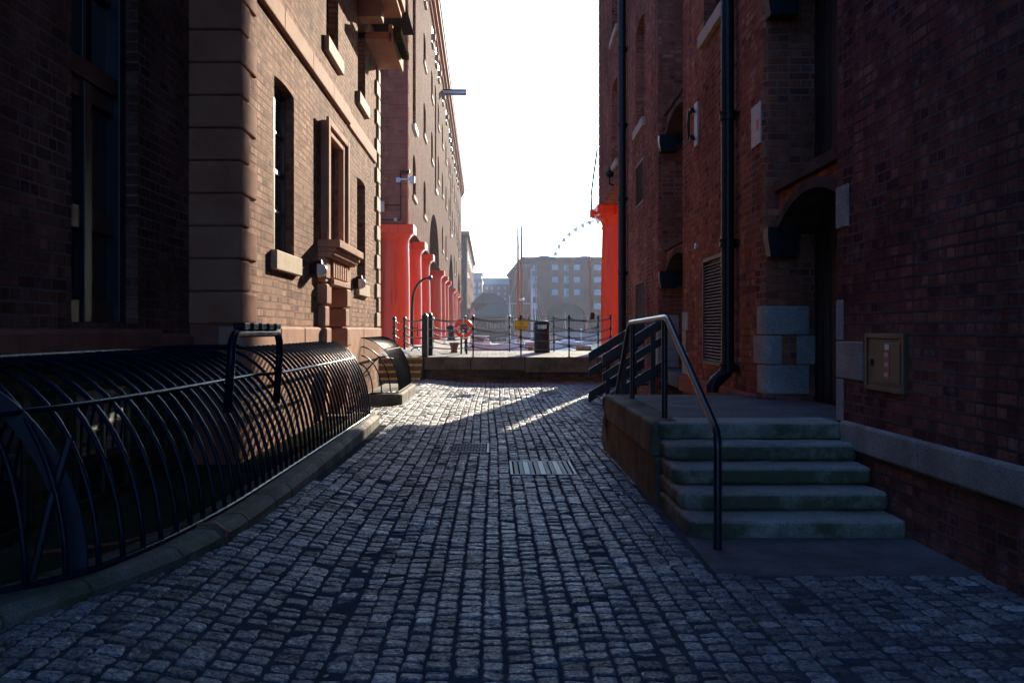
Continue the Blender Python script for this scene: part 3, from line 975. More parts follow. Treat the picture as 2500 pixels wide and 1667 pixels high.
def cage(name, label, base, top, step, zb, zt, r, mt='navy_iron'):
    t = empty(name, (*base[len(base) // 2], zb), label=label, cat='railing')
    bp = along(base, step)
    # map each bar's base to a point on the top rail by fraction of length
    tl = along(top, 0.02)
    bars = MB()
    N_ = len(bp)
    mid = []
    for j, p in enumerate(bp):
        q_ = tl[min(len(tl) - 1, int(j / (N_ - 1) * (len(tl) - 1)))]
        pts = []
        for k in range(13):
            a = PI / 2 * k / 12
            pts.append((q_[0] + (p[0] - q_[0]) * math.cos(a), q_[1] + (p[1] - q_[1]) * math.cos(a), zb + (zt - zb) * math.sin(a)))
        bars.tube(pts, r, 6)
        a = math.asin(0.757)
        mid.append((q_[0] + (p[0] - q_[0]) * math.cos(a), q_[1] + (p[1] - q_[1]) * math.cos(a), zb + (zt - zb) * math.sin(a) + r))
    o = bars.build('bars', M[mt], t, smooth=True)
    rl = MB()
    rl.tube([(p[0], p[1], zb) for p in along(base, 0.15)] + [(base[-1][0], base[-1][1], zb)], r * 1.35, 6)
    rl.tube([(p[0], p[1], zt + 0.008) for p in along(top, 0.3)] + [(top[-1][0], top[-1][1], zt + 0.008)], r * 1.5, 6)
    rl.tube(mid, r * 1.1, 6)
    rl.build('rail', M[mt], t, smooth=True)
    return t, bp, tl

cb = smooth_path([(-1.80, 14.4), (-1.82, 11), (-1.84, 8), (-1.86, 6.86), (-1.93, 5.9), (-2.02, 5.3), (-2.12, 5.0), (-2.32, 4.72), (-2.6, 4.5)], 10)
ct = [(-2.42, 14.4), (-2.42, 9.4), (-2.86, 9.3), (-2.86, 4.5)]
c1, bp1, tl1 = cage('barred_cage', 'long black barred cage curving over the basement area by the kerb', cb, ct, 0.215, 0.262, 1.33, 0.0155)
# flat bow and prop near the camera's end
pl = MB()
bx, by, tx_, ty_ = -2.09, 5.12, -2.86, 4.86
o_, i_ = [], []
for k in range(17):
    a = PI / 2 * k / 16
    for lst, s in ((o_, 1.0), (i_, 0.85)):
        lst.append((tx_ + (bx - tx_) * math.cos(a) * s, ty_ + (by - ty_) * math.cos(a) * s, 0.262 + 1.068 * math.sin(a) * (s if s == 1 else 0.93)))
for k in range(16):
    a0, a1, b0, b1 = Vector(o_[k]), Vector(o_[k + 1]), Vector(i_[k]), Vector(i_[k + 1])
    th = Vector((0.0, 0.014, 0))
    pl.hexa([a0, b0, b1, a1, a0 + th, b0 + th, b1 + th, a1 + th])
pl.tube([(-2.17, 5.1, 0.95), (-2.24, 5.02, 0.62), (-2.31, 4.97, 0.24)], 0.02, 6)
pl.build('bow', M['navy_plain'], c1)
# ladder hoop standing through the cage
hp = MB()
pts = [(-1.93, 7.2, 0.9)] + [(-1.9, 7.2 + 0.0, 1.3)] + [(-1.9, 7.2 + 0.16 * (1 - math.cos(a)), 1.33 + 0.14 * math.sin(a)) for a in (0.4, 0.8, 1.2, PI / 2)]
pts += [(-1.9, 8.83 - 0.16 * (1 - math.cos(a)), 1.33 + 0.14 * math.sin(a)) for a in (PI / 2, 1.2, 0.8, 0.4)] + [(-1.9, 8.83, 1.3), (-1.93, 8.83, 0.85)]
hp.tube(pts, 0.032, 10)
hoop = empty('guard_hoop', (-1.9, 8, 0.9), label='black tubular guard hoop with small blocks along its top, on the long cage', cat='guard rail')
hp.build('tube', M['navy_iron'], hoop, smooth=True)
for k in range(5):
    y = 7.42 + 0.27 * k
    MB().box(-1.945, -1.855, y, y + 0.17, 1.5, 1.55).build('block', M['navy_iron'], hoop, bevel=0.008)
cb2 = [(-1.79, 18.75), (-1.79, 21.6)]
ct2 = [(-2.43, 17.85), (-2.43, 21.2)]
c2, bp2, tl2 = cage('barred_cage', 'short black barred cage before the quay steps, open ribbed end towards us', cb2, ct2, 0.16, 0.325, 1.35, 0.0105, 'dull_iron')
e2 = MB()
e2.tube([(-2.43, 17.85, 1.35), (-2.43, 17.85, .34), (-2.2, 18.2, .33), (-1.79, 18.75, .325)], 0.016, 6)
for s_ in (0.78, 0.56, 0.34):
    pts = []
    for k in range(13):
        a = PI / 2 * k / 12
        pts.append((-2.43 + .64 * s_ * math.cos(a), 17.85 + .9 * s_ * math.cos(a), 0.33 + 1.02 * (.3 + .7 * s_) * math.sin(a)))
    e2.tube(pts, 0.0125, 6)
e2.tube([(-2.43, 17.86, .6), (-2.12, 18.3, 1.0), (-1.88, 18.64, .95)], 0.012, 6)
e2.build('end_bars', M['dull_iron'], c2, smooth=True)
# hose end over the kerb
hs = MB().tube([(-2.6, 5.6, 0.24), (-2.2, 5.9, 0.235), (-1.95, 6.25, 0.27), (-1.78, 6.35, 0.265), (-1.7, 6.32, 0.22), (-1.69, 6.3, 0.15)], 0.012, 8).build('hose', M['hose'], smooth=True)
tag(hs, 'thin dull red hose lying over the left kerb', 'hose')

# ------------------------------------------------------------------ shaded warehouse on the right
SL = 0.024
FR_ = Fr(2.96, 9, SL, 1, -1, SL)     # u = Y - 9
FN = Fr(2.96, 0, 0, 1, -1, 0)        # the part nearer the camera, u = Y
rb = empty('shaded_warehouse', (3.2, 15, 0), label='tall red brick warehouse in shade, with drainpipes and arched loading doorways', cat='warehouse')
H = 21.0
UE = 18.3                            # the lane wall stops here at ground level: arcade beyond
R1 = (2.1, 0.55)                     # first doorway far jamb u, recess depth
R2 = (7.56, 10.46)
lou = [(4.3, 5.7, 1.0, 2.53, .06, 0), (12.6, 14.1, 0.85, 2.57, .06, 0), (12.6, 14.1, 4.28, 5.25, .06, 0)]
rwin = []
for z0 in (6.1, 9.9, 13.6, 17.0):
    for a, b in ((4.3, 5.7), (12.6, 14.1)):
        rwin.append((a, b, z0 - (0.25 if a < 5 and z0 < 7 else 0), z0 + 2.35, .26, .1))
mb = MB()
wall(mb, FR_, R1[0] + 0.1, UE, -0.05, H, lou + rwin + [(R2[0], R2[1], -0.05, H - 2.2, 0.55, 0)])
# over the arcade
top_w = [(17.9, 19.7, z0, z0 + 2.35, .26, .1) for z0 in (6.2, 9.9, 13.6, 17.0)]
top_w = [(18.45, 20.1, w_[2], w_[3], w_[4], w_[5]) for w_ in top_w]
wall(mb, FR_, UE, 24.6, 5.55, H, top_w)
mb.quad(FR_.pt(UE, 0, -0.05), FR_.pt(UE, -8, -0.05), FR_.pt(UE, -8, 5.6), FR_.pt(UE, 0, 5.6))      # arcade back wall
mb.quad(FR_.pt(UE, 0, 5.55), FR_.pt(24.6, 0, 5.55), FR_.pt(24.6, -40, 5.55), FR_.pt(UE, -40, 5.55))  # arcade soffit
mb.quad(FR_.pt(UE, -8, -0.05), FR_.pt(UE, -40, -0.05), FR_.pt(UE, -40, 5.6), FR_.pt(UE, -8, 5.6))
mb.quad(FR_.pt(24.6, 0, 5.55), FR_.pt(24.6, -40, 5.55), FR_.pt(24.6, -40, H), FR_.pt(24.6, 0, H))   # dock face
# rounded jamb of the first doorway
c_u, c_d, rr = R1[0] + 0.1, -0.1, 0.1
prev = FR_.pt(c_u, 0, 0)
for k in range(1, 9):
    a = PI / 2 * k / 8
    nx = FR_.pt(c_u - rr * math.sin(a), c_d + rr * math.cos(a), 0)
    mb.quad((prev[0], prev[1], -0.05), (nx[0], nx[1], -0.05), (nx[0], nx[1], H), (prev[0], prev[1], H))
    prev = nx
jb = FR_.pt(R1[0], -0.75, 0)
mb.quad((prev[0], prev[1], -.05), (jb[0], jb[1], -.05), (jb[0], jb[1], H), (prev[0], prev[1], H))
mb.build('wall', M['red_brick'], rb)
mb = MB()
NE = 8.58
wall(mb, FN, -2, NE, -0.05, H, [])
mb.quad((2.96, -2, -.05), (45, -2, -.05), (45, -2, H), (2.96, -2, H))
mb.quad((2.96, NE, -.05), (3.75, NE, -.05), (3.75, NE, H), (2.96, NE, H))
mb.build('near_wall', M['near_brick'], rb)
# roof slab
rf = MB()
rf.add([(2.8, -2.1, H), (2.95, 33.9, H), (45, 33.9, H), (45, -2.1, H), (8, 2, H + 4), (8, 28, H + 4), (40, 28, H + 4), (40, 2, H + 4)], [(0, 1, 5, 4), (1, 2, 6, 5), (2, 3, 7, 6), (3, 0, 4, 7), (4, 5, 6, 7), (3, 2, 1, 0)])
rf.build('roof', M['lead'], rb)
for o_ in rwin + top_w:
    window(rb, FR_, o_[0], o_[1], o_[2], o_[3], .26, 3, 4, sill=(0.13, 0.2, 0.07), rise=o_[5])

def louvre(a, b, c, e):
    f = MB()
    f.box(a, a + .05, -.06, .02, c, e, FR_); f.box(b - .05, b, -.06, .02, c, e, FR_)
    f.box(a + .05, b - .05, -.06, .018, c, c + .05, FR_); f.box(a + .05, b - .05, -.06, .018, e - .05, e, FR_)
    z_ = c + .06
    while z_ < e - .08:
        p = [FR_.pt(a + .05, -.05, z_ + .035), FR_.pt(b - .05, -.05, z_ + .035), FR_.pt(b - .05, .008, z_), FR_.pt(a + .05, .008, z_)]
        f.hexa(p + [(q[0], q[1], q[2] + .008) for q in p])
        z_ += .045
    f.box(a + .01, b - .01, -.08, -.062, c + .01, e - .01, FR_)
    return f.build('louvre', M['louvre'], rb)
for o_ in lou: louvre(*o_[:4])

def doorway(fr, u0, u1, dd, floors, near_fr=None):
    """loading bay: arched doorways one above another in a tall recess"""
    for (zs, za, zt, zd) in floors:
        # brick arch set back from the face, stone ring below, sill above
        ps = arch_pts(u0, u1, zs, za - zs, 14, False)
        b_ = MB()
        for (ua, z_a), (ub, z_b) in zip(ps[:-1], ps[1:]):
            b_.hexa([fr.pt(ua, -.16, z_a + .1), fr.pt(ub, -.16, z_b + .1), fr.pt(ub, -dd, z_b + .1), fr.pt(ua, -dd, z_a + .1), fr.pt(ua, -.16, zt), fr.pt(ub, -.16, zt), fr.pt(ub, -dd, zt), fr.pt(ua, -dd, zt)])
        b_.build('arch_brickwork', M['red_brick'], rb)
        s_ = MB()
        for (ua, z_a), (ub, z_b) in zip(ps[:-1], ps[1:]):
            s_.hexa([fr.pt(ua, -.12, z_a), fr.pt(ub, -.12, z_b), fr.pt(ub, -dd, z_b), fr.pt(ua, -dd, z_a), fr.pt(ua, -.12, z_a + .1), fr.pt(ub, -.12, z_b + .1), fr.pt(ub, -dd, z_b + .1), fr.pt(ua, -dd, z_a + .1)])
        s_.build('arch_ring', M['soot_stone'], rb)
        MB().box(u0 + .01, u1 - .01, -dd, -.1, zt + .002, zt + .12, fr).build('ledge', M['soot_stone'], rb, bevel=0.01)
        k_ = MB()
        k_.extrude([fr.pt(u1, .01, zs + .06), fr.pt(u1, .01, zs - .06), fr.pt(u1, -.02, zs - .26), fr.pt(u1, -.33, zs - .26), fr.pt(u1, -.33, zs + .06)], Vector(fr.pt(u1 - .22, 0, 0)) - Vector(fr.pt(u1, 0, 0)))
        k_.build('iron_bracket', M['black_iron'], rb, bevel=0.008)
        d_ = MB()
        d_.box(u0, u1, -dd - .06, -dd - .002, zd, za, fr)
        for k in range(1, 9):
            uu = u0 + (u1 - u0) * k / 9
            d_.box(uu - .012, uu + .012, -dd - .002, -dd + .012, zd, zs, fr)
        d_.build('loading_door', M['dark_wood'], rb)
    d_ = MB()
    d_.box(u0, u1, -dd - .06, -dd - .002, floors[-1][2], H - 2, fr)
    d_.build('loading_door', M['dark_wood'], rb)
fl = [(2.56, 2.88, 3.02, 0.7), (5.2, 5.52, 5.66, 3.12), (8.6, 8.92, 9.06, 5.8), (12.2, 12.5, 12.66, 9.2)]
doorway(FR_, -0.415, 2.1, 0.56, fl)
doorway(FR_, R2[0] + .003, R2[1] - .003, 0.5, fl)
# granite dressings of the first doorway
g = MB()
ng = MB()
def far_jamb_block(z0, z1, out, inn):
    """block that wraps the rounded jamb: `out` along the lane face, `inn` into the doorway"""
    r2 = 0.112
    poly = [FR_.pt(R1[0] + .1 + out, 0.012, z0)]
    for k in range(9):
        a = PI / 2 * k / 8
        poly.append(FR_.pt(c_u - r2 * math.sin(a), c_d + r2 * math.cos(a), z0))
    poly += [FR_.pt(R1[0] - .012, -inn, z0), FR_.pt(R1[0] + .08, -inn, z0), FR_.pt(R1[0] + .1 + out, -.05, z0)]
    g.extrude(poly, (0, 0, z1 - z0))
far_jamb_block(1.44, 1.76, 0.2, 0.5)
far_jamb_block(1.11, 1.43, 0.36, 0.2)
far_jamb_block(0.78, 1.10, 0.18, 0.5)
g.extrude([FR_.pt(2.088, -.36, 1.11), FR_.pt(2.088, -.6, 1.11), FR_.pt(2.2, -.6, 1.11), FR_.pt(2.2, -.36, 1.11)], (0, 0, .32))
for z0, z1, wd in ((.72, 1.08, .1), (1.085, 1.40, .56), (1.405, 1.75, .1)):
    ng = MB(); ng.box(NE - wd - .05, NE + .012, -.4, .012, z0, z1, FN); ng.build('granite_block', M['granite'], rb, bevel=0.012)
ng = MB(); ng.box(NE - .28, NE + .014, -.3, .014, 2.36, 2.72, FN)
g.build('granite_block', M['granite'], rb, bevel=0.012)
ng.build('granite_block', M['granite'], rb, bevel=0.012)
# second doorway granite
g2 = MB()
for z0, z1, wd in ((.76, 1.12, .55), (1.125, 1.48, .3), (1.485, 1.78, .5)):
    g2 = MB(); g2.box(R2[0] - wd, R2[0] + .012, -.4, .012, z0, z1, FR_); g2.build('granite_block', M['granite'], rb, bevel=0.012)
    g2 = MB(); g2.box(R2[1] - .012, R2[1] + wd * .5, -.4, .012, z0, z1, FR_); g2.build('granite_block', M['granite'], rb, bevel=0.012)
# granite bands
gb_ = MB()
ys = [-1.9, -0.4, 2.2, 4.3, 5.25, 6.86, 8.4]
for a, b in zip(ys[:-1], ys[1:]):
    gb_.box(a + .008, b - .008, -.1, .05, .515, .735, FN)
gb_.build('granite_band', M['granite'], rb, bevel=0.02)
for run in (((2.45, 4.1), (4.1, 5.9), (5.9, 7.4)), ((10.9, 12.8), (12.8, 15), (15, 17), (17, 18.25))):
    gb_ = MB()
    for a, b in run: gb_.box(a + .004, b - .004, -.1, .1, .5, .755, FR_)
    gb_.build('stone_band', M['dark_sandstone'], rb, bevel=0.02)
gb_ = MB()
gb_.box(R2[0], R2[1], -.5, .02, .5, .74, FR_)
gb_.build('threshold', M['concrete'], rb, bevel=0.015)

def pipe(u, rad, zbot, collars, shoe):
    p = MB()
    d = rad + 0.035
    if shoe:
        a = Vector(FR_.pt(u, d, 0))
        out = Vector(FR_.pt(u, d + .2, 0)) - a
        p.tube([a + Vector((0, 0, H - .3)), a + Vector((0, 0, zbot + .32)), a + out * .12 + Vector((0, 0, zbot + .24)), a + out * .6 + Vector((-.03, -.05, zbot + .14)), a + out * .8 + Vector((-.06, -.09, zbot + .06)), a + out * .8 + Vector((-.06, -.09, zbot))], rad, 20)
    else:
        a = Vector(FR_.pt(u, d, 0))
        p.tube([a + Vector((0, 0, H - .3)), a + Vector((0, 0, zbot))], rad, 20)
    o = p.build('drainpipe', M['black_iron'], rb, smooth=True, autosmooth=50)
    for zc in collars:
        q_ = MB()
        c_ = FR_.pt(u, d, zc)
        q_.lathe([(rad, -.06), (rad * 1.22, -.055), (rad * 1.22, .02), (rad * 1.35, .025), (rad * 1.35, .05), (rad, .06)], c_, 20)
        q_.box(u - .16, u + .16, 0.0, .03, zc - .03, zc + .03, FR_)
        q_.build('collar', M['black_iron'], o, smooth=True, autosmooth=40)
pipe(15.94, .092, .1, (1.15, 2.9, 4.75, 6.6, 8.5, 10.3, 12, 14), False)
pipe(3.46, .082, .72, (1.02, 2.58, 4.17, 5.75, 7.3, 9), True)
# corner column of the arcade (and two hidden beyond it)
def column(parent, x, y, zb, zt, mat='red_paint', r=0.585, n=40, cap=0.78):
    h = zt - zb
    k = h / 4.82
    c_ = MB()
    prof = [(r * 1.02, 0), (r * 1.02, .05), (r, .1), (r, h * .3), (r * .985, h * .55), (r * .93, h - .78 * k), (r * .93, h - .76 * k), (r * .96, h - .755 * k), (r * .96, h - .7 * k), (r * .935, h - .695 * k)]
    for i in range(9):
        a = i / 8
        prof.append((r * .935 + (cap * .99 - r * .935) * a ** 2.4, h - .69 * k + .35 * k * a))
    prof.append((cap * .9, h - .33 * k))
    c_.lathe(prof, (x, y, zb), n)
    o = c_.build('column', M[mat], parent, smooth=True, autosmooth=40)
    a_ = MB()
    a_.box(x - cap, x + cap, y - cap, y + cap, zt - .345 * k, zt - .02 * k)
    a_.build('capital', M[mat], o, bevel=0.02)
    return o
for i in range(3):
    column(rb, 4.13 + 7.4 * i, 33.0, .76, 5.57)
bk = MB()
bk.box(3.26, 3.42, 32.55, 32.75, 5.24, 5.36)
bk.box(3.15, 3.28, 32.5, 32.8, 5.16, 5.42)
bk.build('red_bracket', M['red_paint'], rb, bevel=0.01)
lq = MB()
z, i = 5.6, 0
while z < H - 1:
    lq.box(24.6 - (.35 if i % 2 else .62), 24.63, -.3, .02, z + .005, z + .34, FR_)
    z += .345
    i += 1
lq.build('quoin', M['dark_sandstone'], rb, bevel=0.03)

# ------------------------------------------------------------------ steps, landing, handrail
st = empty('stone_steps', (2.1, 8, 0), label='mossy stone steps and landing up to the shaded doorway on the right', cat='steps')
LZ = 0.715
def round_block(mb, x0, x1, y0, y1, z0, z1, rc=0.12, lip=0.04):
    """tread whose near left corner and front edge are rounded"""
    poly = []
    for k in range(7):
        a = PI + PI / 2 * k / 6
        poly.append((x0 + rc + rc * math.cos(a), y0 + rc + rc * math.sin(a)))
    poly += [(x1, y0), (x1, y1), (x0, y1)]
    mb.prism(poly, z0, z1)
tr = 0.325
for i in range(4):
    y0 = 7.1 + tr * i
    s_ = MB()
    round_block(s_, 1.40, 2.95, y0, 8.45, 0.143 * i - (0.05 if i == 0 else 0) + .001, 0.143 * (i + 1))
    weather(s_.build('step', M['step_stone'], st, bevel=0.045, seg=4), .022, .2, 4)
s_ = MB()
round_block(s_, 1.38, 2.945, 8.4, 8.9, 0.572, LZ)
s_.build('step', M['step_stone'], st, bevel=0.028, seg=3)
s_ = MB()
s_.box(1.602, 3.55, 8.903, 12.0, 0.1, LZ - .003)
s_.box(2.952, 3.55, 8.6, 8.9, 0.1, LZ - .004)
s_.build('landing', M['concrete'], st, bevel=0.02)
s_ = MB()
for a, b in ((8.46, 10.2), (10.2, 12.02)):
    s_.box(1.335, 1.6, a, b - .006, 0.42, LZ + .002)
s_.box(1.335, 2.9, 12.003, 12.06, 0.3, LZ)
weather(s_.build('coping', M['side_stone'], st, bevel=0.07, seg=4), .012, .3, 3)
s_ = MB()
s_.box(1.37, 1.6, 8.46, 12.0, -.05, 0.418)
s_.build('side_wall', M['side_stone'], st)
for i in range(3):
    s_ = MB()
    s_.box(1.36 + .02 * i, 2.9, 12.063 + .3 * i, 12.36 + .3 * i, -.05, LZ - .15 * (i + 1))
    s_.build('step', M['step_stone'], st, bevel=0.03, seg=3)
MB().prism([(1.37, 7.13), (1.35, 6.05), (3.3, 6.0), (3.3, 7.13)], -.02, 0.016).build('pad', M['concrete'], st, bevel=0.006)

hr = empty('handrail', (1.51, 8.8, LZ), label='black tubular handrail down the stone steps, its worn top shining', cat='handrail')
def fillet(pts, rad, n=5):
    out = [Vector(pts[0])]
    for a, b, c in zip(pts[:-2], pts[1:-1], pts[2:]):
        a, b, c = Vector(a), Vector(b), Vector(c)
        d0, d1 = (a - b).normalized(), (c - b).normalized()
        p0, p1 = b + d0 * rad, b + d1 * rad
        for k in range(n + 1):
            t_ = k / n
            out.append((1 - t_) ** 2 * p0 + 2 * t_ * (1 - t_) * b + t_ ** 2 * p1)
    out.append(Vector(pts[-1]))
    return out
rp = fillet([(1.51, 6.72, 0.0), (1.51, 6.72, .8), (1.51, 8.7, 1.605), (1.56, 11.45, 1.575), (1.57, 12.9, .55), (1.57, 13.3, 0.36), (1.57, 13.3, 0.0)], .12)
MB().tube(rp, .028, 14).build('rail', M['worn_rail'], hr, smooth=True, autosmooth=60)
MB().tube([(1.51, 8.82, LZ - .02), (1.51, 8.82, 1.58)], .027, 14).build('post', M['worn_rail'], hr, smooth=True, autosmooth=60)
MB().tube([(1.57, 11.3, LZ - .02), (1.57, 11.3, 1.565)], .027, 14).build('post', M['worn_rail'], hr, smooth=True, autosmooth=60)

# timber stair to the second doorway
ws = empty('timber_stair', (2.6, 19, 0), label='black timber stair with slanted rail boards beyond the stone landing', cat='stairs')
sx0, sx1 = 1.98, 3.12
slope = 0.62
for yy, xo in ((18.6, 0.05), (20.3, -.05)):
    for base, hgt, nm in ((0.0, .22, 'stringer'), (0.52, .16, 'rail_board'), (0.82, .2, 'rail_board')):
        b_ = MB()
        x0, x1 = sx0 + xo, sx1 + xo + (0 if base else 0)
        z0, z1 = base, base + (x1 - x0) * slope
        b_.extrude([(x0, yy, z0), (x1, yy, z1), (x1, yy, z1 + hgt), (x0, yy, z0 + hgt)], (0, .05, 0))
        b_.build(nm, M['dark_wood'], ws, bevel=0.006)
    for f_ in (0.3, 0.78):
        xx = sx0 + xo + (sx1 - sx0) * f_
        zz = (sx1 - sx0) * f_ * slope
        MB().box(xx, xx + .09, yy - .05, yy - .003, -.02, zz + 1.0).build('post', M['dark_wood'], ws, bevel=0.006)
for k in range(4):
    xx = sx0 + .1 + .27 * k
    MB().box(xx, xx + .28, 18.66, 20.28, .12 + .165 * k, .16 + .165 * k).build('tread', M['dark_wood'], ws, bevel=0.006)

# ------------------------------------------------------------------ fittings on the right wall
dr = empty('riser_cabinet', (2.96, 7.5, 1.25), label='bronze dry riser inlet cabinet on the brick wall beside the granite jamb', cat='cabinet')
q = MB()
q.box(7.12, 7.17, -.02, .03, 1.03, 1.47, FN); q.box(7.83, 7.88, -.02, .03, 1.03, 1.47, FN)
q.box(7.17, 7.83, -.02, .029, 1.03, 1.07, FN); q.box(7.17, 7.83, -.02, .029, 1.43, 1.47, FN)
q.build('frame', M['bronze_box'], dr, bevel=0.004)
q = MB()
q.box(7.175, 7.825, -.03, .02, 1.075, 1.425, FN)
dd_ = q.build('door', M['bronze_box'], dr)
q = MB()
q.box(7.2, 7.66, .02, .026, 1.1, 1.4, FN)
q.build('panel', M['bronze_face'], dd_, bevel=0.002)
MB().box(7.72, 7.75, .02, .04, 1.22, 1.27, FN).build('handle', M['black_iron'], dd_, bevel=0.004)
MB().box(7.385, 7.495, .0265, .0285, 1.125, 1.345, FN).build('red_label', M['label_red'], dd_)
MB().box(7.395, 7.475, .0265, .0287, 1.347, 1.39, FN).build('white_label', M['label_white'], dd_)

def text(name, body, size, loc, rot, mat, parent=None, extrude=0.001, align='CENTER', label=None, sx=1.0):
    cu = bpy.data.curves.new(name, 'FONT')
    cu.body = body
    cu.size = size
    cu.align_x = align
    cu.align_y = 'CENTER'
    cu.extrude = extrude
    tmp = bpy.data.objects.new(name + '_tmp', cu)
    COL.objects.link(tmp)
    dg = bpy.context.evaluated_depsgraph_get()
    me = bpy.data.meshes.new_from_object(tmp.evaluated_get(dg))
    bpy.data.objects.remove(tmp)
    me.name = name
    me.materials.clear()
    me.materials.append(mat)
    me.transform(Matrix.Diagonal((sx, 1, 1, 1)))
    me.transform(Matrix.Translation(loc) @ rot.to_4x4())
    o = bpy.data.objects.new(name, me)
    COL.objects.link(o)
    if parent is not None:
        o.parent = parent
        o.matrix_parent_inverse = parent_world(parent).inverted()
    return o
# text facing -X (towards the lane) reads along -Y
ROT_R = Matrix(((0, 0, -1), (-1, 0, 0), (0, 1, 0)))
for s_, zz in (('DRY', 1.305), ('RISER', 1.235), ('INLET', 1.16)):
    text('lettering', s_, .042 if s_ != 'DRY' else .05, (2.96 - .0288, 7.44, zz), ROT_R, M['label_white'], dd_, sx=.72)

wp = empty('wall_plate', FR_.pt(2.42, 0, 3.8), label='small pale notice plate with a faded red mark, high on shaded brick', cat='plate')
MB().box(2.2, 2.63, .002, .02, 3.6, 4.07, FR_).build('plate', M['cream'], wp, bevel=0.004)
MB().box(2.26, 2.36, .02, .023, 3.76, 3.88, FR_).build('red_mark', M['sign_red'], wp)
wh = empty('wall_bar', FR_.pt(6.24, 0, 4.6), label='black iron bar on a pale backing plate, bolted to shaded brick', cat='iron bar')
MB().box(6.1, 6.34, .002, .03, 4.3, 4.96, FR_).build('backing', M['cream'], wh, bevel=0.005)
q = MB()
q.tube([FR_.pt(6.28, .03, 4.42), FR_.pt(6.28, .12, 4.42), FR_.pt(6.28, .13, 4.63), FR_.pt(6.28, .12, 4.84), FR_.pt(6.28, .03, 4.84)], .025, 10)
q.build('bar', M['black_iron'], wh, smooth=True)
q = MB()
for zz in (4.42, 4.84):
    q.tube([FR_.pt(6.15, .09, zz), FR_.pt(6.34, .09, zz)], .035, 10)
q.build('clamp', M['black_iron'], wh, smooth=True, autosmooth=40)
sb = MB().box(6.05, 6.15, 0, .06, 2.72, 2.8, FR_).build('sensor_box', M['steel'], bevel=0.01)
tag(sb, 'tiny grey sensor box above the louvred vent', 'sensor')
lt = empty('corner_lantern', FR_.pt(19.5, .1, 5.9), label='small black ball lamp bracketed to brick above the big red column', cat='lamp')
q = MB(); q.lathe([(.02, -.12), (.09, -.09), (.12, 0), (.09, .09), (.02, .12)], FR_.pt(19.5, .12, 5.95), 16); q.build('globe', M['black_iron'], lt, smooth=True)
q = MB(); q.tube([FR_.pt(19.5, 0, 5.62), FR_.pt(19.5, .12, 5.66), FR_.pt(19.5, .12, 6.12)], .03, 8); q.build('bracket', M['black_iron'], lt, smooth=True)
cbx = MB()
cbx.tube([(3.5, 33.75, 7.6), (3.32, 33.2, 6.6), (3.2, 32.8, 5.9), (3.2, 32.62, 5.42)], .03, 6)
cbx.tube([(3.3, 32.5, 5.2), (3.15, 32.5, 5.06), (2.98, 32.5, 5.1), (2.86, 32.5, 4.92)], .012, 6)
tag(cbx.build('cable', M['black_iron'], smooth=True), 'dark cable hanging from brick to the red bracket by the column', 'cable')
rpq = MB()
rpq.tube([(3.06, 32.55, 5.2), (3.1, 32.45, 3.4), (3.14, 32.3, 2.0)], .014, 6)
rpq.tube([(3.1, 32.55, 5.2), (3.14, 32.45, 3.4), (3.22, 32.3, 2.0)], .014, 6)
rp_ = empty('hanging_rope', (3.15, 32.3, 1.9), label='pale double rope with black weight hanging from the red bracket', cat='rope')
rpq.build('rope', M['rope'], rp_, smooth=True)
MB().box(3.12, 3.26, 32.22, 32.36, 1.82, 2.05).build('weight', M['black_iron'], rp_, bevel=0.02)

# ------------------------------------------------------------------ dock warehouse on the left, on red columns
DS = -0.0109
FD = Fr(-3.37, 38.7, DS, 1, 1, -DS)   # u = Y - 38.7
dw = empty('dock_warehouse', (-3.6, 60, 0), label='long sunlit brick dock warehouse standing on a row of fat red columns', cat='warehouse')
DE, DH = 95.6, 20.0
ops = []
arch = [(60.6, 6.0, 8.4), (92.0, 6.6, 8.4), (121.5, 5.8, 8.3)]
for c_, hw, zt in arch:
    ops.append((c_ - hw - 38.7, c_ + hw - 38.7, 5.62, zt, 1.2, zt - 5.62 - .01))
slots = [42.6, 61.7, 90.5, 120.0]
bays = [50.2, 57.4, 65.5, 72.2, 79.0, 86.2, 95, 102, 109, 115.5, 124.5, 130.5]
for s_ in slots:
    ops.append((s_ - .95 - 38.7, s_ + .95 - 38.7, 10.1, 16.6, .55, .4))
ops.append((41.7 - 38.7, 43.6 - 38.7, 7.15, 8.95, .5, .35))
dwin = [(41.7 - 38.7, 43.6 - 38.7, 7.15, 8.95)]
for b_ in bays:
    for z0, z1 in ((7.2, 8.95), (11.2, 12.85), (14.8, 16.35)):
        if any(abs(b_ - c_) < hw + .9 for c_, hw, zt in arch) and z0 < 9: continue
        if any(abs(b_ - s_) < 2.1 for s_ in slots): continue
        ops.append((b_ - 1.0 - 38.7, b_ + 1.0 - 38.7, z0, z1, .4, .25))
        dwin.append((b_ - 1.0 - 38.7, b_ + 1.0 - 38.7, z0, z1))
mb = MB()
wall(mb, FD, 0, DE, 5.6, DH, ops)
mb.quad(FD.pt(0, 0, 5.6), FD.pt(DE, 0, 5.6), FD.pt(DE, -14, 5.6), FD.pt(0, -14, 5.6))
mb.quad(FD.pt(DE, 0, 0), FD.pt(DE, -14, 0), FD.pt(DE, -14, DH), FD.pt(DE, 0, DH))
mb.quad(FD.pt(0, -4.2, 0.7), FD.pt(DE, -4.2, 0.7), FD.pt(DE, -4.2, 5.6), FD.pt(0, -4.2, 5.6))
mb.build('wall', M['dock_brick'], dw)
ew = MB()
ew.quad(FD.pt(0, 0, 5.6), FD.pt(0, -14, 5.6), FD.pt(0, -14, DH), FD.pt(0, 0, DH))
ew.build('end_wall', M['red_brick'], dw)
qn = MB()
z, i = 5.62, 0
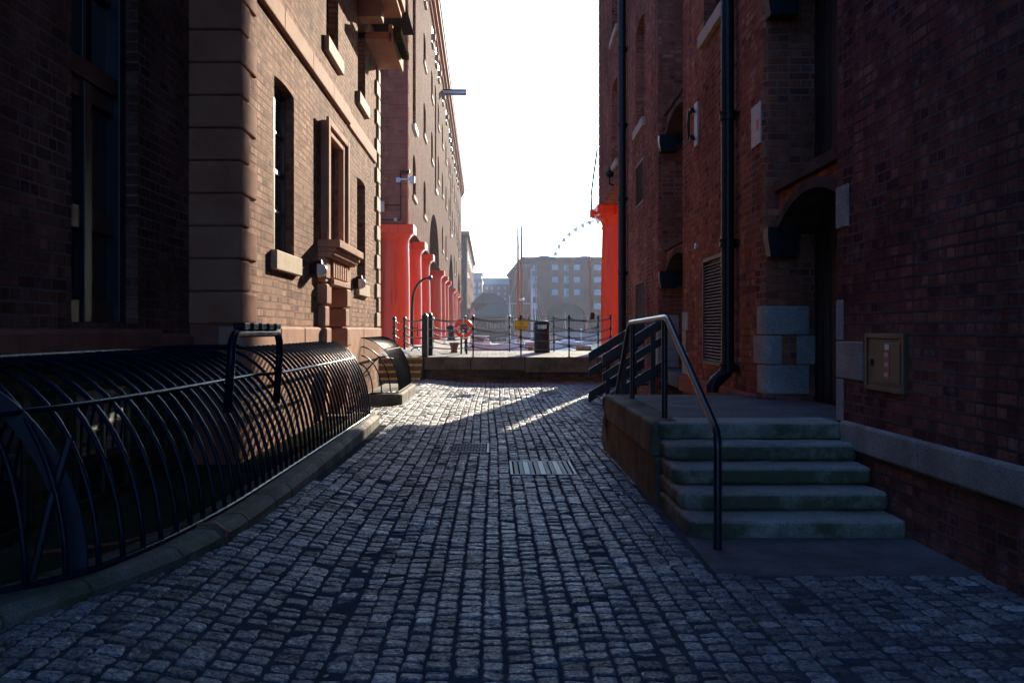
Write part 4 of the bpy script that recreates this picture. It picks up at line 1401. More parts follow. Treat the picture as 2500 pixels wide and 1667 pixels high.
while z < DH - .6:
    big = i % 2 == 0
    if big: qn.box(-.02, .5, -2.6, .022, z + .006, z + .5, FD)
    else: qn.box(-.015, .3, -.75, .02, z + .006, z + .5, FD)
    z += .51
    i += 1
qn.build('quoin', M['dark_sandstone'], dw, bevel=0.025)
for (a, b, c, e) in dwin:
    o_ = MB().box(a, b, -.44, -.36, c, e, FD).build('window', M['pane'], dw)
    MB().box(a - .12, b + .12, -.3, .08, c - .18, c - .002, FD).build('sill', M['pale_stone'], o_)
for s_ in slots:
    o_ = MB().box(s_ - .95 - 38.7, s_ + .95 - 38.7, -.6, -.5, 10.1, 16.6, FD).build('loading_door', M['red_brick'], dw)
    MB().box(s_ - 1.0 - 38.7, s_ + 1.0 - 38.7, -.3, .12, 9.92, 10.095, FD).build('sill', M['lamp_white'], o_)
for c_, hw, zt in arch:
    MB().box(c_ - hw - 38.7, c_ + hw - 38.7, -1.3, -1.21, 5.62, zt, FD).build('arch_wall', M['red_brick'], dw)
cn = MB()
cn.box(-.1, DE + .1, -.2, .12, DH - .75, DH - .5, FD)
cn.box(-.2, DE + .2, -.2, .3, DH - .5, DH - .22, FD)
cn.box(-.3, DE + .3, -.2, .46, DH - .22, DH + .12, FD)
cn.build('cornice', M['sandstone'], dw)
MB().box(-.35, DE + .35, -14, .5, DH + .122, DH + .3, FD).build('roof', M['lead'], dw)
for b_ in bays[:10] + slots[:3]:
    o_ = MB().box(b_ - .5 - 38.7, b_ + .5 - 38.7, -.02, .03, 17.9, 18.8, FD).build('attic_vent', M['sash'], dw)
    MB().box(b_ - .55 - 38.7, b_ + .55 - 38.7, .0, .12, 17.75, 17.898, FD).build('sill', M['pale_stone'], o_)
    MB().box(b_ - .15 - 38.7, b_ + .5 - 38.7, .03, .2, 18.2, 18.5, FD).build('hood', M['pale_stone'], o_)
for yc in (39.4, 47.2, 54.8, 69.9, 77.4, 84.5, 99.6, 108, 115, 128):
    column(dw, -3.91 + DS * (yc - 39.4), yc, .775, 5.6, n=32)
hb = empty('hoist_beam', (-2.2, 69.5, 18.4), label='short dark hoist beam sticking out at the dock warehouse eaves', cat='beam')
q = MB()
q.box(72.6 - 38.7, 72.85 - 38.7, .0, 1.75, 18.6, 18.68, FD)
q.box(72.6 - 38.7, 72.85 - 38.7, .0, 1.75, 18.92, 19.0, FD)
q.build('flange', M['black_iron'], hb)
MB().box(72.68 - 38.7, 72.77 - 38.7, .0, 1.72, 18.682, 18.918, FD).build('web', M['steel'], hb)
# fittings on its end wall
def Pp(px, py, y): return ((px - VX) / F * y, y, E - (py - VY) / F * y)
ye = 38.62
fl_ = empty('flood_light', Pp(995, 441, ye), label='bracketed grey floodlight on the dock warehouse corner', cat='floodlight')
a, b = Pp(967, 445, ye), Pp(978, 434, ye)
MB().box(a[0], b[0], ye - .03, ye + .04, a[2], b[2]).build('plate', M['steel'], fl_)
a, b = Pp(970, 443.5, ye), Pp(1004, 440, ye)
MB().box(a[0], b[0], ye - .45, ye - .38, a[2], b[2]).build('arm', M['steel'], fl_)
a, b = Pp(1003, 452, ye), Pp(1015, 435, ye)
MB().box(a[0], b[0], ye - .5, ye - .34, a[2], b[2]).build('head', M['steel'], fl_, bevel=0.02)
cc = empty('security_camera', Pp(997, 423, ye), label='small black security camera above the corner floodlight', cat='camera')
a, b = Pp(992, 427, ye), Pp(1002, 420, ye)
MB().box(a[0], b[0], ye - .5, ye - .2, a[2], b[2]).build('body', M['black_iron'], cc, bevel=0.02)
a, b = Pp(978, 425, ye), Pp(993, 422, ye)
MB().box(a[0], b[0], ye - .4, ye + .02, a[2], b[2]).build('bracket', M['black_iron'], cc)
cbx = MB()
a, b = Pp(918, 518, ye - .02), Pp(938.5, 493, ye)
cbx.box(a[0], b[0], ye - .14, ye + .05, a[2], b[2])
tag(cbx.build('junction_cabinet', M['cream'], bevel=0.01), 'pale junction cabinet on the dock warehouse end wall', 'cabinet')
cdt = MB()
for p0, p1 in (((978, 425), (978, 536)), ((938, 501), (978, 501)), ((923, 537), (978, 537))):
    cdt.tube([Pp(*p0, ye), Pp(*p1, ye)], .025, 6)
tag(cdt.build('conduit', M['black_iron'], smooth=True), 'thin black conduit run on the dock warehouse end wall', 'conduit')
a, b = Pp(962, 540, ye - .05), Pp(970, 533, ye)
jb_ = MB().box(a[0], b[0], ye - .15, ye + .02, a[2], b[2]).build('junction_box', M['steel'], bevel=0.01)
tag(jb_, 'small bright junction box just above the first red capital', 'junction box')

# ------------------------------------------------------------------ bulkhead lamps on the sunlit wall
def bulkhead(y, z, label):
    t = empty('bulkhead_lamp', (XL, y, z), label=label, cat='lamp', group='lamps on the sunlit wall')
    q = MB(); q.tube([(XL, y, z), (XL + .1, y, z)], .1, 20); q.build('base', M['black_iron'], t, smooth=True, autosmooth=40)
    q = MB()
    pts = [(XL + .1 + .12 * math.sin(PI / 2 * k / 6), y, z - .0) for k in range(7)]
    q.tube(pts, .1, 20, rs=[.1 * math.cos(PI / 2 * k / 6.3) + .001 for k in range(7)])
    q.build('dome', M['lamp_white'], t, smooth=True)
    q = MB(); q.tube([(XL + .05, y, z + .06), (XL + .16, y, z + .085)], .06, 12); q.build('hood', M['black_iron'], t, smooth=True, autosmooth=40)
bulkhead(13.3, 2.29, 'white domed bulkhead lamp just left of the stone door hood')
bulkhead(17.35, 2.3, 'white domed bulkhead lamp between the stone door and far window sill')

# ------------------------------------------------------------------ quay fence: posts and chains
def post(x, y, zb, h, r, label, group, knobs=(1.1, .81, .565, .305), square=0.0):
    t = empty('chain_post', (x, y, zb), label=label, cat='post', group=group)
    q = MB()
    if square:
        q.box(x - square, x + square, y - square, y + square, zb - .03, zb + h - .06)
        q.build('shaft', M['black_iron'], t, bevel=0.012)
        q = MB(); q.lathe([(square * .8, 0), (square * 1.1, .02), (square * 1.1, .05), (.03, .12), (.01, .13)], (x, y, zb + h - .07), 12); q.build('finial', M['black_iron'], t, smooth=True, autosmooth=40)
    else:
        prof = [(r * 1.3, -.03), (r * 1.3, .02), (r, .03)]
        for kz in sorted(knobs):
            if kz < h - .02:
                prof += [(r, kz - .045), (r * 1.75, kz - .03), (r * 1.9, kz), (r * 1.75, kz + .03), (r, kz + .045)]
        prof += [(r, h - .09)]
        q.lathe(prof, (x, y, zb), 12)
        q.build('shaft', M['black_iron'], t, smooth=True, autosmooth=50)
        q = MB(); q.lathe([(r * .7, 0), (r * 1.7, .02), (r * 1.9, .045), (r * 1.5, .075), (r * .5, .1)], (x, y, zb + h - .095), 12); q.build('finial', M['black_iron'], t, smooth=True)
    return t

def chain(a, b, sag, label, group, link=.062, rad=.0085):
    a, b = Vector(a), Vector(b)
    n_ = max(8, int((b - a).length / (link * .66)))
    pts = []
    for k in range(n_ + 1):
        t_ = k / n_
        p = a.lerp(b, t_)
        p.z -= sag * 4 * t_ * (1 - t_)
        pts.append(p)
    q = MB()
    for k in range(n_):
        c_ = (pts[k] + pts[k + 1]) / 2
        d = (pts[k + 1] - pts[k]).normalized()
        s1 = d.cross(Vector((0, 0, 1))).normalized()
        s2 = d.cross(s1)
        if k % 2: s1, s2 = s2, s1
        s1 = (s1 * .8 + s2 * .6).normalized() if k % 2 == 0 else (s1 * .8 - s2 * .6).normalized()
        hl, hw = link / 2, link * .3
        ring = []
        for j in range(8):
            an = 2 * PI * j / 8 + PI / 8
            ring.append(c_ + d * hl * math.cos(an) + s1 * hw * math.sin(an))
        # closed ring of small square section
        nn = d.cross(s1).normalized()
        vv, ff = [], []
        for j in range(8):
            rd = (ring[j] - c_).normalized()
            for (e0, e1) in ((1, 0), (0, 1), (-1, 0), (0, -1)):
                vv.append(ring[j] + rd * rad * e0 + nn * rad * e1)
        for j in range(8):
            for k2 in range(4):
                ff.append((j * 4 + k2, j * 4 + (k2 + 1) % 4, ((j + 1) % 8) * 4 + (k2 + 1) % 4, ((j + 1) % 8) * 4 + k2))
        q.add(vv, ff)
    o = q.build('chain', M['chain'], smooth=True)
    return tag(o, label, 'chain', group)
M['chain'] = plain('chain_iron', (0.02, 0.02, 0.024), 0.32, metal=0.0, var=0.3, bump=0.1, coat=0.3)

LV = (1.1, .81, .565, .305)
WORD = ('topmost', 'second', 'third', 'lowest')
GF = 'chain posts along the quay edge'
fy = 28.1
zq = qz(28.1)
front = [(-.588, 'black chain post on the coping between lifebuoy and yellow sign'), (.762, 'black chain post on the coping that carries the yellow sign'), (2.12, 'black chain post on the coping just right of the litter bin'), (3.3, 'last black chain post of the front row, beside the shaded drainpipe')]
for x, l in front: post(x, fy, zq, 1.19, .021, l, GF)
post(-1.95, 28.12, zq, 1.19, .0, 'thick square black gate post at the head of the yellow-edged steps', 'square gate posts', square=.085)
post(-1.87, 29.2, qz(29.2), 1.2, .0, 'square brown-black gate post behind the thick one at the step head', 'square gate posts', square=.075)
by_ = 32.3
zb = qz(by_)
back = [(-.93, 'black chain post by the water, mostly hidden behind the lifebuoy'), (.505, 'thin black chain post by the water just left behind the yellow sign'), (1.947, 'thin black chain post by the water close behind the litter bin'), (3.38, 'thin black chain post by the water against the big red column')]
for x, l in back: post(x, by_, zb, 1.17, .019, l, GF)
side = [(-2.2, 35.6, 'black chain post before the fourth red column, behind the gate posts'), (-3.17, 35.3, 'black chain post in front of the first red column, to the right'), (-3.56, 35.5, 'black chain post in front of the first red column, further left')]
for x, y, l in side: post(x, y, qz(y), 1.16, .04, l, GF)
xs_ = [(-1.9, 'gate post')] + [(front[0][0], 'lifebuoy post'), (front[1][0], 'sign post'), (front[2][0], 'bin post'), (front[3][0], 'end post')]
for (xa, na), (xb, nb) in zip(xs_[:-1], xs_[1:]):
    for i, hz in enumerate(LV):
        chain((xa, fy, zq + hz), (xb, fy, zq + hz), (.1, .12, .11, .1)[i] * (1.0 if xa > -1 else .75), f'{WORD[i]} chain between {na} and {nb} on the front coping', 'chains along the quay front')
xs_ = [(-2.2, 35.6, 'step-head post'), (-.93, by_, 'lifebuoy post'), (.505, by_, 'post behind the sign'), (1.947, by_, 'post behind the bin'), (3.38, by_, 'column post')]
for (xa, ya, na), (xb, yb, nb) in zip(xs_[:-1], xs_[1:]):
    for i, hz in enumerate(LV):
        chain((xa, ya, qz(ya) + hz), (xb, yb, qz(yb) + hz), (.11, .13, .12, .1)[i], f'{WORD[i]} chain between {na} and {nb} by the water', 'chains by the water')
for i, hz in enumerate(LV):
    chain((-3.17, 35.3, qz(35) + hz), (-1.95, 28.2, zq + hz), .1, f'{WORD[i]} chain from the first red column to the gate post', 'chains beside the steps', link=.07)
for i, hz in enumerate(LV[:3]):
    chain((-3.56, 35.5, qz(35) + hz), (-3.17, 35.3, qz(35) + hz), .16, f'{WORD[i]} short slack chain in front of the first red column', 'chains before the first column')

# yellow no-waiting sign
sg = empty('yellow_sign', (.82, 28.0, 1.6), label='small yellow sign reading At any time, on a chain post', cat='sign')
sx_a, sx_b = (1256 - VX) / F * 28, (1290.5 - VX) / F * 28
sz_a, sz_b = E - (803.5 - VY) / F * 28, E - (783 - VY) / F * 28
MB().box(sx_a, sx_b, 28.03, 28.045, sz_a, sz_b).build('plate', M['yellow_sign'], sg, bevel=0.003)
ROT_F = Matrix(((1, 0, 0), (0, 0, -1), (0, 1, 0)))
cx_ = (sx_a + sx_b) / 2
text('lettering', 'At any time', .082, (cx_, 28.027, sz_a + .06), ROT_F, M['sign_ink'], sg)
q = MB()
vv, ff = [], []
for j in range(24):
    an = 2 * PI * j / 24
    for rr_ in (.036, .05):
        vv.append((cx_ + rr_ * math.cos(an), 28.027, sz_b - .075 + rr_ * math.sin(an)))
for j in range(24):
    ff.append((j * 2, j * 2 + 1, ((j + 1) % 24) * 2 + 1, ((j + 1) % 24) * 2))
q.add(vv, ff)
q.extrude([(cx_ - .03, 28.0265, sz_b - .049), (cx_ - .023, 28.0265, sz_b - .043), (cx_ + .03, 28.0265, sz_b - .101), (cx_ + .023, 28.0265, sz_b - .107)], (0, .0006, 0))
q.build('roundel', M['sign_red'], sg)
q = MB()
bw_ = .006
q.box(sx_a + .01, sx_b - .01, 28.0275, 28.03, sz_b - .016, sz_b - .01)
q.box(sx_a + .01, sx_b - .01, 28.0275, 28.03, sz_a + .01, sz_a + .016)
q.box(sx_a + .01, sx_a + .016, 28.0275, 28.03, sz_a + .016, sz_b - .016)
q.box(sx_b - .016, sx_b - .01, 28.0275, 28.03, sz_a + .016, sz_b - .016)
q.build('border', M['sign_ink'], sg)

# litter bin
bx_, by2, bz = (1323.5 - VX) / F * 31.7, 31.7, qz(31.7)
bn = empty('litter_bin', (bx_, by2, bz), label='black round litter bin with open slot on the sunny quay', cat='litter bin')
rB, hB = .252, 1.02
q = MB()
n_ = 36
vv, ff = [], []
lv_ = [0, .03, .06, .4, .41, .66, .74, .88]
for z_ in lv_:
    for k in range(n_):
        a = 2 * PI * k / n_
        rr_ = rB * (.97 if z_ in (0,) else 1.0) * (1.012 if z_ == .4 else 1)
        vv.append((bx_ + rr_ * math.cos(a), by2 + rr_ * math.sin(a), bz + z_))
for i in range(len(lv_) - 1):
    for k in range(n_):
        am = 2 * PI * (k + .5) / n_
        hole = lv_[i] == .74 and min(abs((am - 1.5 * PI)), abs(am - .5 * PI)) < R(36)
        if hole: continue
        ff.append((i * n_ + k, i * n_ + (k + 1) % n_, (i + 1) * n_ + (k + 1) % n_, (i + 1) * n_ + k))
ff.append(tuple(range(n_)))
q.add(vv, ff)
bo = q.build('body', M['bin'], bn, smooth=True, autosmooth=40)
sm = bo.modifiers.new('wall', 'SOLIDIFY'); sm.thickness = .012
q = MB(); q.lathe([(rB * 1.03, .875), (rB * 1.04, .9), (rB * 1.0, .95), (rB * .85, .995), (rB * .5, 1.015), (.02, 1.02)], (bx_, by2, bz), n_)
q.build('lid', M['bin'], bn, smooth=True)
q = MB(); q.lathe([(rB * .9, .3), (rB * .9, .7), (rB * .86, .7), (rB * .86, .32), (.01, .32)], (bx_, by2, bz), 24)
q.build('liner', M['steel'], bn, smooth=True, autosmooth=40)

# lifebuoy on its stand
lx, ly = (1131.5 - VX) / F * 30.2, 30.2
lz = E - (801.5 - VY) / F * 30.2
lf = empty('lifebuoy', (lx, ly, lz), label='orange-red lifebuoy with cream bands hung on a dark stand', cat='lifebuoy')
Rm, rm = .235, .058
def torus(a0, a1, rm_, n1):
    q_ = MB()
    vv, ff = [], []
    for i in range(n1 + 1):
        a = a0 + (a1 - a0) * i / n1
        for k in range(12):
            b = 2 * PI * k / 12
            rr_ = Rm + rm_ * math.cos(b)
            vv.append((lx + rr_ * math.cos(a), ly + rm_ * .8 * math.sin(b), lz + rr_ * math.sin(a)))
    for i in range(n1):
        for k in range(12):
            ff.append((i * 12 + k, i * 12 + (k + 1) % 12, (i + 1) * 12 + (k + 1) % 12, (i + 1) * 12 + k))
    return q_.add(vv, ff)
torus(0, 2 * PI, rm, 48).build('ring', M['buoy_red'], lf, smooth=True)
for k in range(4):
    a = PI / 2 * k + PI / 2
    torus(a - .09, a + .09, rm * 1.05, 4).build('band', M['buoy_white'], lf, smooth=True)
sd_ = empty('lifebuoy_stand', (lx, ly + .15, qz(30.3)), label='dark stand with hook arms and rope box behind the lifebuoy', cat='stand')
q = MB()
z0 = qz(30.35)
q.box(lx - .1, lx - .04, ly + .1, ly + .16, z0 - .02, lz + .12)
q.box(lx + .06, lx + .12, ly + .1, ly + .16, z0 - .02, lz + .1)
q.build('post', M['black_iron'], sd_, bevel=0.01)
q = MB()
q.tube([(lx - .15, ly - .02, lz + .13), (lx - .08, ly + .12, lz + .1), (lx + .08, ly + .12, lz + .1), (lx + .16, ly - .02, lz + .13)], .018, 8)
q.build('hook', M['black_iron'], sd_, smooth=True)
MB().box(lx - .03, lx + .12, ly + .02, ly + .098, lz - .12, lz + .09).build('rope_box', M['black_iron'], sd_, bevel=0.02)
MB().box(lx + .0, lx + .09, ly + .012, ly + .019, lz + .01, lz + .055).build('red_label', M['buoy_red'], sd_)
# planter beside it
px_, py_ = (1109 - VX) / F * 31.5, 31.5
pt = empty('planter', (px_, py_, qz(py_)), label='brown tapered planter pot standing on the quay beneath the lifebuoy', cat='planter')
q = MB(); q.lathe([(.1, 0), (.11, .06), (.095, .08), (.15, .29), (.165, .29), (.165, .32), (.14, .32), (.13, .25)], (px_, py_, qz(py_)), 24); q.build('pot', M['pot'], pt, smooth=True, autosmooth=40)
# davit lamp-like post
dx, dy = (1005.5 - VX) / F * 42.5, 42.5
dv = empty('davit', (dx, dy, .785), label='black curved davit post standing before the second red column', cat='davit')
q = MB()
top = [(dx, dy, .75), (dx, dy, 2.2), (dx + .03, dy, 2.7)]
for k in range(1, 10):
    a = PI / 2 * k / 9
    top.append((dx + .03 + .73 * (1 - math.cos(a)), dy, 2.7 + 1.0 * math.sin(a)))
q.tube(top, .06, 12, rs=[.07, .065] + [.06 - .002 * k for k in range(len(top) - 2)])
q.build('arm', M['black_iron'], dv, smooth=True)
q = MB(); q.lathe([(.03, -.1), (.09, -.07), (.1, 0), (.06, .07), (.02, .1)], (dx + .78, dy, 3.7), 12); q.build('block', M['black_iron'], dv, smooth=True)
q = MB(); q.tube([(dx - .1, dy - .02, 1.55), (dx + .25, dy - .1, 1.55)], .025, 8); q.tube([(dx + .25, dy - .1, 1.2), (dx + .27, dy - .1, 1.9)], .02, 8); q.build('winch_handle', M['black_iron'], dv, smooth=True)
# mooring hoop on the quay and a bollard
q = MB(); hx, hy = (1014 - VX) / F * 33.2, 33.2
q.tube([(hx + .13 * math.cos(PI * k / 8), hy, qz(33) + .1 * math.sin(PI * k / 8)) for k in range(9)], .02, 8)
tag(q.build('mooring_ring', M['black_iron'], smooth=True), 'small iron mooring hoop set in the quay near the step head', 'mooring ring')
q = MB(); mx, my = (1102 - VX) / F * 62, 62.0
q.lathe([(.28, 0), (.26, .1), (.2, .3), (.2, .6), (.32, .75), (.33, .85), (.2, .95), (.05, 1.0)], (mx, my, .78), 20)
tag(q.build('bollard', M['black_iron'], smooth=True, autosmooth=50), 'dark mooring bollard on the pale dock edge left of the lifebuoy', 'bollard')

# ------------------------------------------------------------------ manhole covers
def cover(x0, x1, y0, y1, label, kind_):
    t = empty('manhole_cover', ((x0 + x1) / 2, (y0 + y1) / 2, 0), label=label, cat='manhole cover', group='iron covers in the setts')
    z0 = float(gz(np.array((x0 + x1) / 2), np.array((y0 + y1) / 2))) + 0.009
    q = MB(); fw = .03
    q.box(x0, x0 + fw, y0, y1, z0 - .03, z0 + .011); q.box(x1 - fw, x1, y0, y1, z0 - .03, z0 + .011)
    q.box(x0 + fw, x1 - fw, y0, y0 + fw, z0 - .03, z0 + .0105); q.box(x0 + fw, x1 - fw, y1 - fw, y1, z0 - .03, z0 + .0105)
    q.build('frame', M['cover_iron'], t, bevel=0.003)
    q = MB()
    q.box(x0 + fw + .004, x1 - fw - .004, y0 + fw + .004, y1 - fw - .004, z0 - .03, z0 + .003)
    nx_, ny_ = max(2, int((x1 - x0) / (.06 if kind_ else .045))), max(2, int((y1 - y0) / (.075 if kind_ else .17)))
    ux, uy = (x1 - x0 - 2 * fw - .02) / nx_, (y1 - y0 - 2 * fw - .02) / ny_
    for i in range(nx_):
        for j in range(ny_):
            a, b = x0 + fw + .01 + ux * i, y0 + fw + .01 + uy * j
            if kind_ == 0:
                q.box(a + ux * .12, a + ux * .88, b + uy * (.2 + .3 * (i % 2)), b + uy * (.5 + .3 * (i % 2)), z0 + .003, z0 + .011)
            else:
                if i % 3 == 2: q.box(a, a + ux, b - .001, b + uy - .004, z0 + .003, z0 + .0095)
                else: q.box(a + ux * .15, a + ux * .85, b + uy * .25, b + uy * .75, z0 + .003, z0 + .010)
    o_ = q.build('plate', M['cover_iron'], t)
    o_.data.materials.append(M['cover_dark'])  # plate darker between the raised studs
    for i in range(6): o_.data.polygons[i].material_index = 1
cover(-.6, -.06, 12.05, 13.0, 'ribbed iron cover in mid lane, left of the larger one', 0)
cover(.17, .86, 10.25, 11.3, 'larger ribbed iron cover near the lane centre, closest to us', 1)
cover(-.18, .41, 21.05, 21.7, 'pale iron cover in the sunlit setts before the quay', 1)
cover(1.02, 1.6, 22.9, 24.0, 'far iron cover in shade near the timber stair', 0)
cover(1.14, 1.29, 8.93, 9.1, 'tiny iron cover by the foot of the landing wall', 1)

# ------------------------------------------------------------------ across the dock
def far_tower():
    t = empty('far_dock_block', (-6, 200, 0), label='tall shaded brick block seen edge-on beyond the dock warehouse', cat='building')
    FT = Fr(-4.9, 180, -.0055, 1, 1, .0055)
    q = MB()
    r_ = 1.6
    hT = 18.6
    poly = [FT.pt(88, 0, 0)[:2], FT.pt(88, -22, 0)[:2], FT.pt(0, -22, 0)[:2]]
    for k in range(9):
        a = PI / 2 * k / 8
        p = FT.pt(r_ * (1 - math.sin(a)), -r_ * (1 - math.cos(a)) , 0)
        p = FT.pt(r_ - r_ * math.cos(a), -r_ + r_ * math.sin(a), 0)
        poly.append(p[:2])
    q.prism(poly, .7, hT)
    q.build('wall', M['dock_brick'], t)
    q = MB(); q.box(-.3, 88, -22, .45, hT, hT + .6, FT); q.build('cornice', M['sandstone'], t)
    q = MB(); q.box(1, 8, -9, -1.2, hT + .602, hT + 1.7, FT); q.build('parapet', M['grey_render'], t)
    for k in range(7):
        for z0 in (6.5, 10.5, 14.5):
            MB().box(8 + 11 * k, 10 + 11 * k, -.1, .03, z0, z0 + 1.8, FT).build('window', M['pane'], t)
    for k in range(8):
        column(t, FT.pt(3 + 10.5 * k, .35, 0)[0], FT.pt(3 + 10.5 * k, .35, 0)[1], .78, 5.4, 'faded_red', n=16)
far_tower()

def far_block():
    Y0 = 276.0
    def X(px): return (px - VX) / F * Y0
    def Z(py): return E - (py - VY) / F * Y0
    t = empty('hazy_warehouse', (X(1380), Y0, .8), label='hazy brick warehouse across the water with a wide arch at its base', cat='warehouse')
    xa, xb = X(1277), X(1277) + 60
    zt = Z(637)
    FF = Fr(0, Y0, 1, 0, 0, -1)
    zs = Z(768)
    ops = [(X(1335), X(1428), zs, Z(741), 3.0, Z(741) - zs - .01)]
    cols = [(1347, 1363), (1401, 1416.5), (1450, 1468), (1500, 1516), (1548, 1564)]
    rows_ = [(659, 646), (689, 675.6), (720, 706)]
    wl_ = []
    for a, b in cols:
        for r0, r1 in rows_: wl_.append((X(a), X(b), Z(r0), Z(r1)))
    wl_.append((X(1450), X(1468), Z(754), Z(740)))
    wl_.append((X(1299), X(1312), Z(754), Z(740)))
    lb_ = []
    for a, b in ((1298, 1312.5), (1374, 1390.5), (1478, 1494)):
        for r0, r1 in ((664, 645), (694.5, 671.5), (728, 701.5)): lb_.append((X(a), X(b), Z(r0), Z(r1)))
    ops += [(*w_, .3, .12) for w_ in wl_] + [(*w_, .4, .1) for w_ in lb_]
    q = MB()
    wall(q, FF, xa, xb, zs, zt, ops)
    # receding left side
    dxs, dys = X(1277) - (1240 - VX) / F * 362, 362 - Y0
    FS = Fr(xa, Y0, -dxs / dys, 1, -1, 0)
    sops = []
    for k in range(6):
        for z0 in (Z(735), Z(703), Z(670)):
            sops.append((8 + 13 * k, 11 + 13 * k, z0, z0 + 2.4, .3, .2))
    wall(q, FS, 0, dys, .8, zt, sops)
    q.quad((xa, Y0 + 3, .8), (xb, Y0 + 3, .8), (xb, Y0 + 3, zs + 4), (xa, Y0 + 3, zs + 4))
    q.quad((xb, Y0, zs), (xb, Y0 + 80, zs), (xb, Y0 + 80, zt), (xb, Y0, zt))
    q.build('wall', M['far_brick'], t)
    for o_ in sops: MB().box(o_[0], o_[1], -.35, -.25, o_[2], o_[3], FS).build('window', M['pane'], t)
    for w_ in wl_:
        window(t, FF, *w_, .25, 4, 4, fmat='far_paint', pmat='far_pane', bar=.12, frame=.14, sill=(.1, .22, .12), smat='sandstone')
    for (a, b, c, e) in lb_:
        f_ = MB()
        f_.box(a, a + .25, -.35, .05, c, e, FF); f_.box(b - .25, b, -.35, .05, c, e, FF)
        f_.box(a + .25, b - .25, -.35, .04, c, c + .3, FF); f_.box(a + .25, b - .25, -.35, .04, e - .2, e, FF)
        f_.box((a + b) / 2 + .1, (a + b) / 2 + .3, -.3, .02, c + .3, e - .2, FF)
        f_.box((a + b) / 2 + .3, b - .25, -.3, .0, (c + e) / 2 - .1, (c + e) / 2 + .1, FF)
        o_ = f_.build('loading_window', M['sash'], t)
        MB().box(a + .02, b - .02, -.39, -.355, c + .02, e - .02, FF).build('pane', M['far_pane'], o_)
        MB().box(a, b, -.02, .05, c - 1.0, c - .05, FF).build('spandrel', M['sash'], o_)
    q = MB()
    q.box(xa - .3, xb, -1, .4, zt, zt + .5, FF); q.box(xa - .6, xb, -1, .8, zt + .5, zt + 1.0, FF)
    q.build('cornice', M['lead'], t)
    q = MB()
    q.box(-.6, dys, -.5, .5, zt, zt + 1.0, FS)
    q.build('cornice', M['lead'], t)
    q = MB()
    q.add([(xa, Y0 + 1, zt + 1), (xb, Y0 + 1, zt + 1), (xb, Y0 + 86, zt + 1), (xa - dxs, Y0 + 86, zt + 1)], [(0, 1, 2, 3)])
    for p0, p1, pk in ((1300, 1361, 621), (1399, 1462, 622), (1490, 1550, 622)):
        a, b, c = X(p0), X(p1), (X(p0) + X(p1)) / 2
        q.add([(a, Y0 + 1.2, zt + 1), (b, Y0 + 1.2, zt + 1), (b, Y0 + 9, zt + 1), (a, Y0 + 9, zt + 1), (c - .5, Y0 + 5, Z(pk)), (c + .5, Y0 + 5, Z(pk))], [(0, 1, 5, 4), (1, 2, 5), (2, 3, 4, 5), (3, 0, 4)])
    q.build('roof', M['lead'], t)
    for p in (1283, 1331, 1433, 1484, 1536):
        column(t, X(p), Y0 - .3, .8, zs + .02, 'faded_red', r=.62, n=20, cap=.85)
    gl = MB()
    gl.box(xa, xb, -2.6, -2.5, .8, zs + 3.2, FF)
    gl.build('ground_glazing', M['far_dark'], t)
    q = MB()
    for k in range(30):
        xx = xa + .5 + 2 * k
        q.box(xx, xx + .16, -2.5, -2.35, .8, zs, FF)
    q.box(xa, xb, -2.5, -2.3, Z(775), Z(774), FF)
    q.build('mullion', M['sash'], t)
    return t
M['far_paint'] = plain('blue_grey_sash_paint', (0.4, 0.47, 0.52), 0.5, var=0.1, bump=0)
M['far_dark'] = plain('dark_shopfront_glass', (0.02, 0.032, 0.036), 0.5, var=0.4, scale=0.5, bump=0, spec=0.15)
far_block()

